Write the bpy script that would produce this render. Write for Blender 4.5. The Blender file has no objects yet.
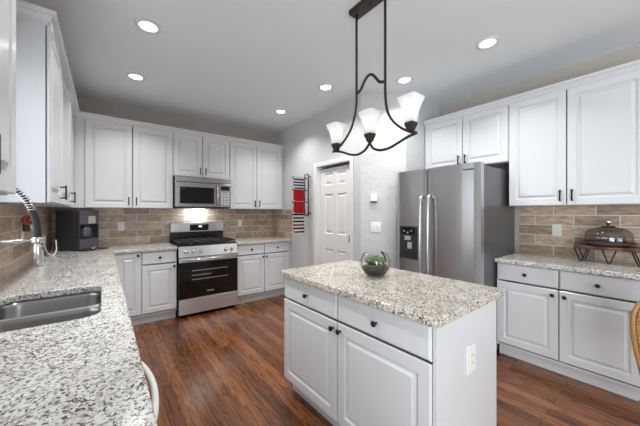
import bpy, bmesh, math, random
from mathutils import Vector, Matrix
random.seed(7)
PI = math.pi
SC = bpy.context.scene
COL = SC.collection

# ------------------------------------------------------------------ camera
cd = bpy.data.cameras.new('camera')
cam = bpy.data.objects.new('camera', cd)
COL.objects.link(cam)
cam.location = (0, 0, 1.3375)
cam.rotation_euler = (PI / 2, 0, -math.radians(37.73))
cd.sensor_fit = 'HORIZONTAL'
cd.sensor_width = 36
cd.lens = 36 * 279.3 / 640
cd.shift_y = -0.25 / 640
cd.clip_start = 0.02
SC.camera = cam

# ------------------------------------------------------------------ world, daylight, exposure
SC.view_settings.view_transform = 'Standard'
SC.view_settings.look = 'None'
SC.view_settings.gamma = 1
SC.view_settings.use_curve_mapping = False
SC.view_settings.exposure = 0.50
try:
    SC.cycles.use_denoising = True
    SC.cycles.max_bounces = 10
    SC.cycles.diffuse_bounces = 6
    SC.cycles.transparent_max_bounces = 16
    SC.cycles.caustics_reflective = False
    SC.cycles.caustics_refractive = False
    SC.cycles.sample_clamp_indirect = 6
except Exception:
    pass
world = bpy.data.worlds.new('sky')
SC.world = world
world.use_nodes = True
wn = world.node_tree
wn.nodes['Background'].inputs[0].default_value = (0.86, 0.93, 1.0, 1)
wn.nodes['Background'].inputs[1].default_value = 1.6


def area(name, loc, rot, sx, sy, power, color):
    l = bpy.data.lights.new(name, 'AREA')
    l.shape = 'RECTANGLE'
    l.size, l.size_y, l.energy, l.color = sx, sy, power, color
    o = bpy.data.objects.new(name, l)
    COL.objects.link(o)
    o.location, o.rotation_euler = loc, rot
    return o


# daylight through the sink window (left wall), an unseen rear window and an added side opening
area('daylight_sink_window', (-0.75, 1.74, 1.65), (0, -PI / 2, 0), 1.1, 0.6, 1.6, (0.94, 0.97, 1.0))
area('daylight_rear_window', (0.85, -3.75, 1.0), (PI / 2 + 0.08, 0, 0), 2.1, 1.7, 32, (0.96, 0.98, 1.0))
area('added_side_fill', (-0.75, -1.35, 1.05), (0, -PI / 2, 0), 1.8, 1.9, 84, (0.955, 0.98, 1.0))  # fill added on the left to light the island front and right cabinets
LAMP_W = 6.0        # each recessed lamp
BULB_W = 0.08        # each chandelier bulb

# ------------------------------------------------------------------ materials
def newmat(name):
    m = bpy.data.materials.new(name)
    m.use_nodes = True
    nt = m.node_tree
    return m, nt, nt.nodes['Principled BSDF']


def L(r, g, b):   # sRGB 0-255 -> linear
    f = lambda c: (c / 255 / 12.92) if c <= 10 else ((c / 255 + 0.055) / 1.055) ** 2.4
    return (f(r), f(g), f(b), 1)


def simple(name, col, rough=0.5, metal=0.0, bump=0.0, bscale=40, var=0.0, spec=None, stretch=None, coat=0.0):
    m, nt, p = newmat(name)
    p.inputs['Base Color'].default_value = col
    p.inputs['Roughness'].default_value = rough
    p.inputs['Metallic'].default_value = metal
    if spec is not None:
        p.inputs['Specular IOR Level'].default_value = spec
    if coat:
        p.inputs['Coat Weight'].default_value = coat
        p.inputs['Coat Roughness'].default_value = 0.08
    if bump or var:
        g = nt.nodes.new('ShaderNodeNewGeometry')
        src = g.outputs['Position']
        if stretch:
            mp = nt.nodes.new('ShaderNodeMapping')
            mp.inputs['Scale'].default_value = stretch
            nt.links.new(src, mp.inputs[0])
            src = mp.outputs[0]
        n = nt.nodes.new('ShaderNodeTexNoise')
        n.inputs['Scale'].default_value = bscale
        n.inputs['Detail'].default_value = 4
        nt.links.new(src, n.inputs['Vector'])
        if bump:
            b = nt.nodes.new('ShaderNodeBump')
            b.inputs['Strength'].default_value = bump
            b.inputs['Distance'].default_value = 0.01
            nt.links.new(n.outputs['Fac'], b.inputs['Height'])
            nt.links.new(b.outputs[0], p.inputs['Normal'])
        if var:
            mx = nt.nodes.new('ShaderNodeMix')
            mx.data_type = 'RGBA'
            mx.inputs[6].default_value = tuple(c * (1 - var) for c in col[:3]) + (1,)
            mx.inputs[7].default_value = tuple(min(1, c * (1 + var)) for c in col[:3]) + (1,)
            nt.links.new(n.outputs['Fac'], mx.inputs[0])
            nt.links.new(mx.outputs[2], p.inputs['Base Color'])
    return m


def ramp(nt, stops, interp='LINEAR'):
    r = nt.nodes.new('ShaderNodeValToRGB')
    r.color_ramp.interpolation = interp
    e = r.color_ramp.elements
    e[0].position, e[0].color = stops[0]
    e[1].position, e[1].color = stops[1]
    for pos, c in stops[2:]:
        k = e.new(pos)
        k.color = c
    return r


def mix(nt, fac, a, b, mode='MIX'):
    mx = nt.nodes.new('ShaderNodeMix')
    mx.data_type = 'RGBA'
    mx.blend_type = mode
    for sock, v in ((mx.inputs[0], fac), (mx.inputs[6], a), (mx.inputs[7], b)):
        if isinstance(v, (int, float)):
            sock.default_value = v
        elif isinstance(v, tuple):
            sock.default_value = v
        else:
            nt.links.new(v, sock)
    return mx.outputs[2]


def granite(name, light, mid, grey, dark):
    m, nt, p = newmat(name)
    g = nt.nodes.new('ShaderNodeNewGeometry')
    pos = g.outputs['Position']
    # warp so the grains are not perfect cells
    nz = nt.nodes.new('ShaderNodeTexNoise'); nz.inputs['Scale'].default_value = 70; nz.inputs['Detail'].default_value = 3
    nt.links.new(pos, nz.inputs['Vector'])
    vm = nt.nodes.new('ShaderNodeVectorMath'); vm.operation = 'MULTIPLY_ADD'
    nt.links.new(nz.outputs['Color'], vm.inputs[0]); vm.inputs[1].default_value = (0.02, 0.02, 0.02)
    nt.links.new(pos, vm.inputs[2])
    v1 = nt.nodes.new('ShaderNodeTexVoronoi'); v1.inputs['Scale'].default_value = 145
    nt.links.new(vm.outputs[0], v1.inputs['Vector'])
    s1 = nt.nodes.new('ShaderNodeSeparateColor'); nt.links.new(v1.outputs['Color'], s1.inputs[0])
    r1 = ramp(nt, [(0.0, light), (0.44, light), (0.54, mid), (0.66, grey), (0.78, light), (1.0, light)])
    nt.links.new(s1.outputs[0], r1.inputs[0])
    # large soft drift
    n2 = nt.nodes.new('ShaderNodeTexNoise'); n2.inputs['Scale'].default_value = 9; n2.inputs['Detail'].default_value = 5
    nt.links.new(pos, n2.inputs['Vector'])
    r2 = ramp(nt, [(0.35, (0.86, 0.86, 0.88, 1)), (0.6, (1, 1, 1, 1))])
    nt.links.new(n2.outputs['Fac'], r2.inputs[0])
    c = mix(nt, 1.0, r1.outputs[0], r2.outputs[0], 'MULTIPLY')
    # dark flecks
    v3 = nt.nodes.new('ShaderNodeTexVoronoi'); v3.inputs['Scale'].default_value = 185
    nt.links.new(vm.outputs[0], v3.inputs['Vector'])
    s3 = nt.nodes.new('ShaderNodeSeparateColor'); nt.links.new(v3.outputs['Color'], s3.inputs[0])
    n4 = nt.nodes.new('ShaderNodeTexNoise'); n4.inputs['Scale'].default_value = 16; n4.inputs['Detail'].default_value = 3
    nt.links.new(pos, n4.inputs['Vector'])
    ad = nt.nodes.new('ShaderNodeMath'); ad.operation = 'MULTIPLY_ADD'
    nt.links.new(n4.outputs['Fac'], ad.inputs[0]); ad.inputs[1].default_value = 0.5
    nt.links.new(s3.outputs[1], ad.inputs[2])
    r3 = ramp(nt, [(0.385, (1, 1, 1, 1)), (0.42, (0, 0, 0, 1))])
    nt.links.new(ad.outputs[0], r3.inputs[0])
    c = mix(nt, r3.outputs[0], c, dark)
    # fine pepper
    v5 = nt.nodes.new('ShaderNodeTexVoronoi'); v5.inputs['Scale'].default_value = 210
    nt.links.new(pos, v5.inputs['Vector'])
    s5 = nt.nodes.new('ShaderNodeSeparateColor'); nt.links.new(v5.outputs['Color'], s5.inputs[0])
    r5 = ramp(nt, [(0.86, (0, 0, 0, 1)), (0.90, (0.65, 0.65, 0.65, 1))])
    nt.links.new(s5.outputs[2], r5.inputs[0])
    c = mix(nt, r5.outputs[0], c, L(120, 110, 100))
    nt.links.new(c, p.inputs['Base Color'])
    p.inputs['Roughness'].default_value = 0.16
    return m


def brick_mat(name, ax, c1, c2, mortar, w, h, mort, rough, off=0.0, zoff=0.0, kind='tile'):
    """ax: which world axis runs along the course ('x' or 'y'); the other texture axis is z (tile) or the remaining horizontal one (floor)."""
    m, nt, p = newmat(name)
    g = nt.nodes.new('ShaderNodeNewGeometry')
    sx = nt.nodes.new('ShaderNodeSeparateXYZ'); nt.links.new(g.outputs['Position'], sx.inputs[0])
    cb = nt.nodes.new('ShaderNodeCombineXYZ')
    a = {'x': 0, 'y': 1}[ax]
    def shifted(o, d):
        q = nt.nodes.new('ShaderNodeMath'); q.operation = 'ADD'
        nt.links.new(o, q.inputs[0]); q.inputs[1].default_value = d
        return q.outputs[0]
    nt.links.new(shifted(sx.outputs[a], off + 20), cb.inputs[0])
    other = 2 if kind == 'tile' else 1 - a
    nt.links.new(shifted(sx.outputs[other], zoff + 20 * h * round(1 / h)), cb.inputs[1])
    b = nt.nodes.new('ShaderNodeTexBrick')
    b.inputs['Scale'].default_value = 1
    b.inputs['Brick Width'].default_value = w
    b.inputs['Row Height'].default_value = h
    b.inputs['Mortar Size'].default_value = mort
    b.inputs['Mortar Smooth'].default_value = 0.1
    b.inputs['Color1'].default_value = c1
    b.inputs['Color2'].default_value = c2
    b.inputs['Mortar'].default_value = mortar
    b.offset = 0.5 if kind == 'tile' else 0.37
    nt.links.new(cb.outputs[0], b.inputs['Vector'])
    col = b.outputs['Color']
    if kind == 'tile':
        n = nt.nodes.new('ShaderNodeTexNoise'); n.inputs['Scale'].default_value = 22; n.inputs['Detail'].default_value = 6
        mp = nt.nodes.new('ShaderNodeMapping'); mp.inputs['Scale'].default_value = (0.6, 1.6, 1)
        nt.links.new(cb.outputs[0], mp.inputs[0]); nt.links.new(mp.outputs[0], n.inputs['Vector'])
        r = ramp(nt, [(0.3, (0.60, 0.57, 0.55, 1)), (0.68, (1.2, 1.19, 1.17, 1))])
        nt.links.new(n.outputs['Fac'], r.inputs[0])
        body = mix(nt, 1.0, col, r.outputs[0], 'MULTIPLY')
        col = mix(nt, b.outputs['Fac'], body, mortar)
    else:
        # oak grain stretched along the boards, warped into cathedral figure
        mp = nt.nodes.new('ShaderNodeMapping'); mp.inputs['Scale'].default_value = (1.3, 15, 1)
        nt.links.new(cb.outputs[0], mp.inputs[0])
        # every board gets its own slice of the grain
        ad = nt.nodes.new('ShaderNodeVectorMath'); ad.operation = 'MULTIPLY_ADD'
        nt.links.new(b.outputs['Color'], ad.inputs[0]); ad.inputs[1].default_value = (60, 90, 40)
        nt.links.new(mp.outputs[0], ad.inputs[2])
        n = nt.nodes.new('ShaderNodeTexNoise'); n.inputs['Scale'].default_value = 1.0; n.inputs['Detail'].default_value = 2
        n.inputs['Distortion'].default_value = 0.4
        nt.links.new(ad.outputs[0], n.inputs['Vector'])
        ml = nt.nodes.new('ShaderNodeMath'); ml.operation = 'MULTIPLY'; ml.inputs[1].default_value = 9
        nt.links.new(n.outputs['Fac'], ml.inputs[0])
        fr = nt.nodes.new('ShaderNodeMath'); fr.operation = 'PINGPONG'; fr.inputs[1].default_value = 0.5
        nt.links.new(ml.outputs[0], fr.inputs[0])
        r = ramp(nt, [(0.0, (0.46, 0.40, 0.36, 1)), (0.18, (0.84, 0.82, 0.80, 1)), (0.5, (1.12, 1.12, 1.12, 1))])
        nt.links.new(fr.outputs[0], r.inputs[0])
        body = mix(nt, 1.0, col, r.outputs[0], 'MULTIPLY')
        n2 = nt.nodes.new('ShaderNodeTexNoise'); n2.inputs['Scale'].default_value = 6; n2.inputs['Detail'].default_value = 8
        mp2 = nt.nodes.new('ShaderNodeMapping'); mp2.inputs['Scale'].default_value = (2, 40, 1)
        nt.links.new(cb.outputs[0], mp2.inputs[0]); nt.links.new(mp2.outputs[0], n2.inputs['Vector'])
        r2 = ramp(nt, [(0.35, (0.78, 0.76, 0.74, 1)), (0.65, (1.1, 1.1, 1.1, 1))])
        nt.links.new(n2.outputs['Fac'], r2.inputs[0])
        body = mix(nt, 1.0, body, r2.outputs[0], 'MULTIPLY')
        col = mix(nt, b.outputs['Fac'], body, mortar)
    nt.links.new(col, p.inputs['Base Color'])
    p.inputs['Roughness'].default_value = rough
    bp = nt.nodes.new('ShaderNodeBump'); bp.inputs['Strength'].default_value = 0.35; bp.inputs['Distance'].default_value = 0.004
    iv = nt.nodes.new('ShaderNodeMath'); iv.operation = 'SUBTRACT'; iv.inputs[0].default_value = 1
    nt.links.new(b.outputs['Fac'], iv.inputs[1]); nt.links.new(iv.outputs[0], bp.inputs['Height'])
    nt.links.new(bp.outputs[0], p.inputs['Normal'])
    return m


def brushed(name, col, rough, axis_scale):
    m, nt, p = newmat(name)
    p.inputs['Base Color'].default_value = col
    p.inputs['Metallic'].default_value = 1
    p.inputs['Anisotropic'].default_value = 0.75
    tv = nt.nodes.new('ShaderNodeCombineXYZ'); tv.inputs[2].default_value = 1.0
    nt.links.new(tv.outputs[0], p.inputs['Tangent'])
    g = nt.nodes.new('ShaderNodeNewGeometry')
    mp = nt.nodes.new('ShaderNodeMapping'); mp.inputs['Scale'].default_value = axis_scale
    nt.links.new(g.outputs['Position'], mp.inputs[0])
    n = nt.nodes.new('ShaderNodeTexNoise'); n.inputs['Scale'].default_value = 12; n.inputs['Detail'].default_value = 4
    nt.links.new(mp.outputs[0], n.inputs['Vector'])
    mr = nt.nodes.new('ShaderNodeMapRange')
    mr.inputs[3].default_value = rough - 0.02; mr.inputs[4].default_value = rough + 0.03
    nt.links.new(n.outputs['Fac'], mr.inputs[0]); nt.links.new(mr.outputs[0], p.inputs['Roughness'])
    b = nt.nodes.new('ShaderNodeBump'); b.inputs['Strength'].default_value = 0.03; b.inputs['Distance'].default_value = 0.0004
    nt.links.new(n.outputs['Fac'], b.inputs['Height']); nt.links.new(b.outputs[0], p.inputs['Normal'])
    return m


def glass(name, tint, rough=0.02, refl=1.0):
    m, nt, p = newmat(name)
    nt.nodes.remove(p)
    out = nt.nodes['Material Output']
    t = nt.nodes.new('ShaderNodeBsdfTransparent'); t.inputs[0].default_value = tint
    g = nt.nodes.new('ShaderNodeBsdfGlossy'); g.inputs['Roughness'].default_value = rough
    f = nt.nodes.new('ShaderNodeLayerWeight')
    er = ramp(nt, [(0.55, tint), (1.0, tuple(c * 0.55 for c in tint[:3]) + (1,))])
    nt.links.new(f.outputs['Facing'], er.inputs[0]); nt.links.new(er.outputs[0], t.inputs[0])
    pw = nt.nodes.new('ShaderNodeMath'); pw.operation = 'POWER'; pw.inputs[1].default_value = 5
    nt.links.new(f.outputs['Facing'], pw.inputs[0])
    ml = nt.nodes.new('ShaderNodeMath'); ml.operation = 'MULTIPLY_ADD'; ml.inputs[1].default_value = 0.7; ml.inputs[2].default_value = 0.04 * refl
    ml.use_clamp = True
    nt.links.new(pw.outputs[0], ml.inputs[0])
    mx = nt.nodes.new('ShaderNodeMixShader')
    nt.links.new(ml.outputs[0], mx.inputs[0]); nt.links.new(t.outputs[0], mx.inputs[1]); nt.links.new(g.outputs[0], mx.inputs[2])
    nt.links.new(mx.outputs[0], out.inputs[0])
    return m


def emit(name, col, strength):
    m, nt, p = newmat(name)
    p.inputs['Base Color'].default_value = col
    p.inputs['Emission Color'].default_value = col
    p.inputs['Emission Strength'].default_value = strength
    return m


M = {}
M['cab'] = simple('white_lacquer', L(215, 217, 220), 0.20)
M['trimwhite'] = simple('white_trim_paint', L(226, 226, 226), 0.4)
M['wall'] = simple('greige_wall_paint', L(182, 175, 166), 0.75, bump=0.12, bscale=60)
M['plaster'] = simple('knockdown_plaster', L(201, 202, 203), 0.7, bump=0.55, bscale=16)
M['ceil'] = simple('ceiling_paint', L(233, 239, 243), 0.85, bump=0.05, bscale=90)
M['granite'] = granite('speckled_granite', L(226, 225, 221), L(200, 197, 191), L(138, 136, 134), L(74, 70, 68))
M['granite_island'] = granite('speckled_island_granite', L(224, 218, 206), L(190, 181, 165), L(126, 118, 108), L(52, 48, 46))
T1, T2, TM = L(204, 184, 164), L(156, 138, 122), L(216, 206, 193)
M['tile_x'] = brick_mat('travertine_tile_back', 'x', T1, T2, TM, 0.30, 0.1, 0.004, 0.38, 0.05, 0.086)
M['tile_y'] = brick_mat('travertine_tile_side', 'y', T1, T2, TM, 0.30, 0.1, 0.004, 0.38, 0.08, 0.086)
M['floor'] = brick_mat('red_oak_floor', 'y', L(140, 90, 56), L(90, 54, 33), L(42, 25, 16), 0.95, 0.083, 0.0012, 0.24, 0, 0, 'floor')
M['steel_v'] = brushed('brushed_steel_vertical_grain', (0.50, 0.50, 0.51, 1), 0.28, (30, 30, 0.3))
M['steel_h'] = brushed('brushed_steel_horizontal_grain', (0.62, 0.62, 0.63, 1), 0.30, (0.6, 0.6, 30))
M['steel_dark'] = brushed('dark_brushed_steel', (0.40, 0.40, 0.41, 1), 0.24, (0.6, 0.6, 30))
M['steel_sink'] = brushed('sink_steel', (0.36, 0.36, 0.36, 1), 0.30, (30, 2, 2))
M['chrome'] = simple('polished_chrome', (0.75, 0.75, 0.76, 1), 0.12, 1)
M['black'] = simple('matte_black_metal', L(24, 24, 26), 0.38, 0.4)
M['bronze'] = simple('oil_rubbed_bronze', L(58, 52, 48), 0.42, 0.5, var=0.15, bscale=50)
M['blackplastic'] = simple('black_plastic', L(48, 48, 51), 0.4)
M['machine'] = simple('charcoal_appliance_plastic', L(66, 66, 70), 0.4)
M['blackglass'] = simple('black_oven_glass', L(10, 9, 9), 0.06)
M['enamel'] = simple('black_cooktop_enamel', L(16, 16, 17), 0.22)
M['castiron'] = simple('cast_iron', L(26, 26, 28), 0.55, bump=0.1, bscale=200)
M['charcoal'] = simple('charcoal_painted_side', L(88, 89, 92), 0.30, 0.3)
M['dark'] = simple('dark_gap_plastic', L(28, 28, 30), 0.5)
M['plate'] = simple('white_plastic_plate', L(232, 231, 226), 0.35)
M['slot'] = simple('dark_slot', L(60, 60, 60), 0.5)
M['frost'] = None
M['lamp'] = emit('lamp_diffuser', (1.0, 0.985, 0.95, 1), 7.0)
M['bulb'] = emit('bulb_glow', (1.0, 0.97, 0.93, 1), 0.9)
M['glass'] = glass('clear_glass', (0.97, 0.98, 0.98, 1), 0.01, 1.0)
M['domeglass'] = glass('dome_glass', (0.86, 0.86, 0.87, 1), 0.03, 1.7)
M['wood'] = simple('dark_acacia', L(84, 54, 38), 0.45, var=0.35, bscale=12, stretch=(4, 1, 8), bump=0.1)
M['woodedge'] = simple('bark_edge_wood', L(78, 48, 32), 0.6, var=0.3, bscale=60, bump=0.3)
M['soil'] = simple('dark_soil', L(52, 44, 38), 0.9, var=0.6, bscale=90, bump=0.6)
M['pebble'] = simple('grey_pebble', L(128, 120, 110), 0.7, var=0.3, bscale=40)
M['leaf'] = simple('succulent_green', L(108, 138, 78), 0.5, var=0.3, bscale=40)
M['leafdark'] = simple('succulent_dark_leaf', L(66, 70, 58), 0.5, var=0.3, bscale=40)
M['red'] = simple('red_terry_cloth', L(188, 28, 34), 0.9, var=0.15, bscale=120, bump=0.3)
M['wicker'] = None
M['rattan'] = simple('honey_rattan_cane', L(150, 106, 62), 0.35, var=0.4, bscale=70)
M['orange'] = simple('red_orange_plastic', L(196, 66, 44), 0.4)
M['silver'] = simple('satin_silver_label', L(196, 196, 192), 0.35, 0.4)
M['slate'] = simple('slate_plastic', L(92, 94, 104), 0.32, 0.2)
M['display'] = simple('dark_display_glass', L(12, 14, 20), 0.08)
M['led'] = emit('blue_clock_digits', (0.65, 0.85, 1.0, 1), 1.6)


def frosted():
    m, nt, p = newmat('frosted_white_glass')
    nt.nodes.remove(p)
    out = nt.nodes['Material Output']
    d = nt.nodes.new('ShaderNodeBsdfDiffuse'); d.inputs[0].default_value = (0.92, 0.92, 0.91, 1)
    t = nt.nodes.new('ShaderNodeBsdfTranslucent'); t.inputs[0].default_value = (0.95, 0.95, 0.94, 1)
    mx = nt.nodes.new('ShaderNodeMixShader'); mx.inputs[0].default_value = 0.6
    nt.links.new(d.outputs[0], mx.inputs[1]); nt.links.new(t.outputs[0], mx.inputs[2])
    nt.links.new(mx.outputs[0], out.inputs[0])
    return m


def wicker():
    m, nt, p = newmat('woven_rattan')
    tc = nt.nodes.new('ShaderNodeTexCoord')
    b = nt.nodes.new('ShaderNodeTexBrick')
    b.inputs['Scale'].default_value = 1; b.inputs['Brick Width'].default_value = 0.022; b.inputs['Row Height'].default_value = 0.009
    b.inputs['Mortar Size'].default_value = 0.0015
    b.inputs['Color1'].default_value = L(190, 142, 86); b.inputs['Color2'].default_value = L(150, 104, 58); b.inputs['Mortar'].default_value = L(58, 36, 20)
    sp = nt.nodes.new('ShaderNodeSeparateXYZ'); nt.links.new(tc.outputs['Object'], sp.inputs[0])
    cb = nt.nodes.new('ShaderNodeCombineXYZ')
    ad = nt.nodes.new('ShaderNodeMath'); ad.operation = 'ADD'
    nt.links.new(sp.outputs[0], ad.inputs[0]); nt.links.new(sp.outputs[1], ad.inputs[1])
    nt.links.new(ad.outputs[0], cb.inputs[0]); nt.links.new(sp.outputs[2], cb.inputs[1])
    nt.links.new(cb.outputs[0], b.inputs['Vector'])
    nt.links.new(b.outputs['Color'], p.inputs['Base Color'])
    bp = nt.nodes.new('ShaderNodeBump'); bp.inputs['Strength'].default_value = 0.5; bp.inputs['Distance'].default_value = 0.003
    iv = nt.nodes.new('ShaderNodeMath'); iv.operation = 'SUBTRACT'; iv.inputs[0].default_value = 1
    nt.links.new(b.outputs['Fac'], iv.inputs[1]); nt.links.new(iv.outputs[0], bp.inputs['Height']); nt.links.new(bp.outputs[0], p.inputs['Normal'])
    p.inputs['Roughness'].default_value = 0.35
    return m


def striped(name, c1, c2, period, duty, c3=None, z3=None):
    """stripes across the cloth (world z); optional band of a third colour"""
    m, nt, p = newmat(name)
    g = nt.nodes.new('ShaderNodeNewGeometry')
    sx = nt.nodes.new('ShaderNodeSeparateXYZ'); nt.links.new(g.outputs['Position'], sx.inputs[0])
    dv = nt.nodes.new('ShaderNodeMath'); dv.operation = 'DIVIDE'; dv.inputs[1].default_value = period
    nt.links.new(sx.outputs[2], dv.inputs[0])
    fr = nt.nodes.new('ShaderNodeMath'); fr.operation = 'FRACT'; nt.links.new(dv.outputs[0], fr.inputs[0])
    r = ramp(nt, [(0.0, c1), (duty, c2)], 'CONSTANT'); nt.links.new(fr.outputs[0], r.inputs[0])
    col = r.outputs[0]
    if c3:
        gt = ramp(nt, [(0.0, (0, 0, 0, 1)), (0.5, (1, 1, 1, 1))], 'CONSTANT')
        mr = nt.nodes.new('ShaderNodeMapRange'); mr.inputs[1].default_value = z3[0] - (z3[1] - z3[0]); mr.inputs[2].default_value = z3[1]
        nt.links.new(sx.outputs[2], mr.inputs[0]); nt.links.new(mr.outputs[0], gt.inputs[0])
        lt = nt.nodes.new('ShaderNodeMath'); lt.operation = 'LESS_THAN'; lt.inputs[1].default_value = z3[1]
        nt.links.new(sx.outputs[2], lt.inputs[0])
        an = nt.nodes.new('ShaderNodeMath'); an.operation = 'MULTIPLY'
        nt.links.new(gt.outputs[0], an.inputs[0]); nt.links.new(lt.outputs[0], an.inputs[1])
        ml = nt.nodes.new('ShaderNodeMath'); ml.operation = 'MULTIPLY'; ml.inputs[1].default_value = 0.9
        nt.links.new(an.outputs[0], ml.inputs[0])
        inv = nt.nodes.new('ShaderNodeMath'); inv.operation = 'LESS_THAN'; inv.inputs[1].default_value = duty
        nt.links.new(fr.outputs[0], inv.inputs[0])
        an2 = nt.nodes.new('ShaderNodeMath'); an2.operation = 'MULTIPLY'
        nt.links.new(ml.outputs[0], an2.inputs[0]); nt.links.new(inv.outputs[0], an2.inputs[1])
        col = mix(nt, an2.outputs[0], col, c3)
    nt.links.new(col, p.inputs['Base Color'])
    p.inputs['Roughness'].default_value = 0.9
    return m


M['frost'] = frosted()
M['wicker'] = wicker()
M['stripe'] = striped('navy_and_white_stripe_cloth', L(28, 30, 44), L(226, 226, 226), 0.042, 0.5)
M['stripe_red'] = striped('black_and_white_stripe_cloth', L(28, 30, 44), L(226, 226, 226), 0.050, 0.48, L(176, 40, 48), (1.13, 1.19))


# ------------------------------------------------------------------ mesh helpers
class MB:
    def __init__(self):
        self.bm = bmesh.new()

    def box(self, x0, x1, y0, y1, z0, z1, bev=0.0, seg=2):
        bm = self.bm
        r = bmesh.ops.create_cube(bm, size=1)
        vs = r['verts']
        cx, cy, cz = (x0 + x1) / 2, (y0 + y1) / 2, (z0 + z1) / 2
        for v in vs:
            v.co = Vector((cx + v.co.x * (x1 - x0), cy + v.co.y * (y1 - y0), cz + v.co.z * (z1 - z0)))
        if bev:
            es = list({e for v in vs for e in v.link_edges})
            bmesh.ops.bevel(bm, geom=es, offset=bev, segments=seg, profile=0.5, affect='EDGES')
        return self

    def tube(self, pts, r, seg=10, caps=True, flat=None):
        """round tube along a polyline; r number or list"""
        bm = self.bm
        pts = [Vector(p) for p in pts]
        n = len(pts)
        rings = []
        up = Vector((0.31, 0.17, 0.93)).normalized()
        prev = None
        for i, p in enumerate(pts):
            d = (pts[min(i + 1, n - 1)] - pts[max(i - 1, 0)])
            d = d.normalized() if d.length > 1e-9 else Vector((0, 0, 1))
            if prev is None:
                a = d.cross(up)
                if a.length < 1e-3:
                    a = d.cross(Vector((1, 0, 0)))
            else:
                a = prev - d * prev.dot(d)
            a.normalize()
            prev = a
            b = d.cross(a)
            rr = r[i] if isinstance(r, (list, tuple)) else r
            rings.append([bm.verts.new(p + (a * math.cos(2 * PI * k / seg) + b * math.sin(2 * PI * k / seg)) * rr) for k in range(seg)])
        for i in range(n - 1):
            for k in range(seg):
                f = bm.faces.new((rings[i][k], rings[i][(k + 1) % seg], rings[i + 1][(k + 1) % seg], rings[i + 1][k]))
                f.smooth = True
        if caps:
            bm.faces.new(rings[0][::-1])
            bm.faces.new(rings[-1])
        return self

    def cyl(self, p0, p1, r0, r1=None, seg=20):
        return self.tube([p0, p1], [r0, r0 if r1 is None else r1], seg)

    def lathe(self, prof, c=(0, 0, 0), seg=32, axis='z', closed=False):
        """profile of (radius, height); revolve about an axis through c"""
        bm = self.bm
        rings = []
        for (r, h) in prof:
            ring = []
            for k in range(seg):
                a = 2 * PI * k / seg
                if axis == 'z':
                    q = (r * math.cos(a), r * math.sin(a), h)
                elif axis == '-y':
                    q = (r * math.cos(a), -h, r * math.sin(a))
                else:
                    q = (h, r * math.cos(a), r * math.sin(a))
                ring.append(bm.verts.new(Vector(c) + Vector(q)))
            rings.append(ring)
        for i in range(len(rings) - 1):
            for k in range(seg):
                f = bm.faces.new((rings[i][k], rings[i][(k + 1) % seg], rings[i + 1][(k + 1) % seg], rings[i + 1][k]))
                f.smooth = True
        if closed:
            for k in range(seg):
                f = bm.faces.new((rings[-1][k], rings[-1][(k + 1) % seg], rings[0][(k + 1) % seg], rings[0][k]))
                f.smooth = True
        else:
            if prof[0][0] > 1e-4:
                bm.faces.new(rings[0][::-1])
            if prof[-1][0] > 1e-4:
                bm.faces.new(rings[-1])
        return self

    def rings(self, loops, cap0=True, cap1=True, smooth=False):
        """connect loops of equal vertex count"""
        bm = self.bm
        rs = [[bm.verts.new(p) for p in lp] for lp in loops]
        n = len(rs[0])
        for i in range(len(rs) - 1):
            for k in range(n):
                f = bm.faces.new((rs[i][k], rs[i][(k + 1) % n], rs[i + 1][(k + 1) % n], rs[i + 1][k]))
                f.smooth = smooth
        if cap0:
            bm.faces.new(rs[0][::-1])
        if cap1:
            bm.faces.new(rs[-1])
        return self

    def prism(self, poly, z0, z1):
        return self.rings([[(x, y, z0) for x, y in poly], [(x, y, z1) for x, y in poly]])

    def sweep(self, path, prof):
        """sweep profile (out, z) along a 2-D path with mitred corners; outward is to the right of travel"""
        path = [Vector((p[0], p[1])) for p in path]
        n = len(path)
        loops = []
        for i, p in enumerate(path):
            d0 = (p - path[i - 1]).normalized() if i > 0 else None
            d1 = (path[i + 1] - p).normalized() if i < n - 1 else None
            if d0 is None: d0 = d1
            if d1 is None: d1 = d0
            n0 = Vector((d0.y, -d0.x)); n1 = Vector((d1.y, -d1.x))
            mdir = (n0 + n1)
            k = 2 / mdir.length_squared if mdir.length_squared > 1e-6 else 1
            mdir = mdir * k
            loops.append([(p.x + mdir.x * o, p.y + mdir.y * o, z) for o, z in prof])
        return self.rings(loops)

    def build(self, name, m, parent=None, loc=None, rz=None, fix=True):
        bm = self.bm
        if fix:
            bmesh.ops.recalc_face_normals(bm, faces=bm.faces[:])
        me = bpy.data.meshes.new(name)
        bm.to_mesh(me)
        bm.free()
        for x in (m if isinstance(m, (list, tuple)) else [m]):
            me.materials.append(x)
        o = bpy.data.objects.new(name, me)
        COL.objects.link(o)
        if parent is not None:
            o.parent = parent
        if loc is not None:
            o.location = loc
        if rz is not None:
            o.rotation_euler = (0, 0, rz)
        return o


def tag(o, label=None, cat=None, group=None, kind=None):
    if label: o['label'] = label
    if cat: o['category'] = cat
    if group: o['group'] = group
    if kind: o['kind'] = kind
    return o


def thing(name, label, cat, loc=(0, 0, 0), rz=0.0, group=None):
    o = bpy.data.objects.new(name, None)
    o.empty_display_size = 0.1
    COL.objects.link(o)
    o.location = loc
    o.rotation_euler = (0, 0, rz)
    return tag(o, label, cat, group)


def struct(o, label=None):
    o['kind'] = 'structure'
    if label: o['label'] = label
    return o


def copy_tree(o, parent=None):
    c = o.copy()
    COL.objects.link(c)
    if parent is not None:
        c.parent = parent
    for ch in list(o.children):
        copy_tree(ch, c)
    return c


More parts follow.
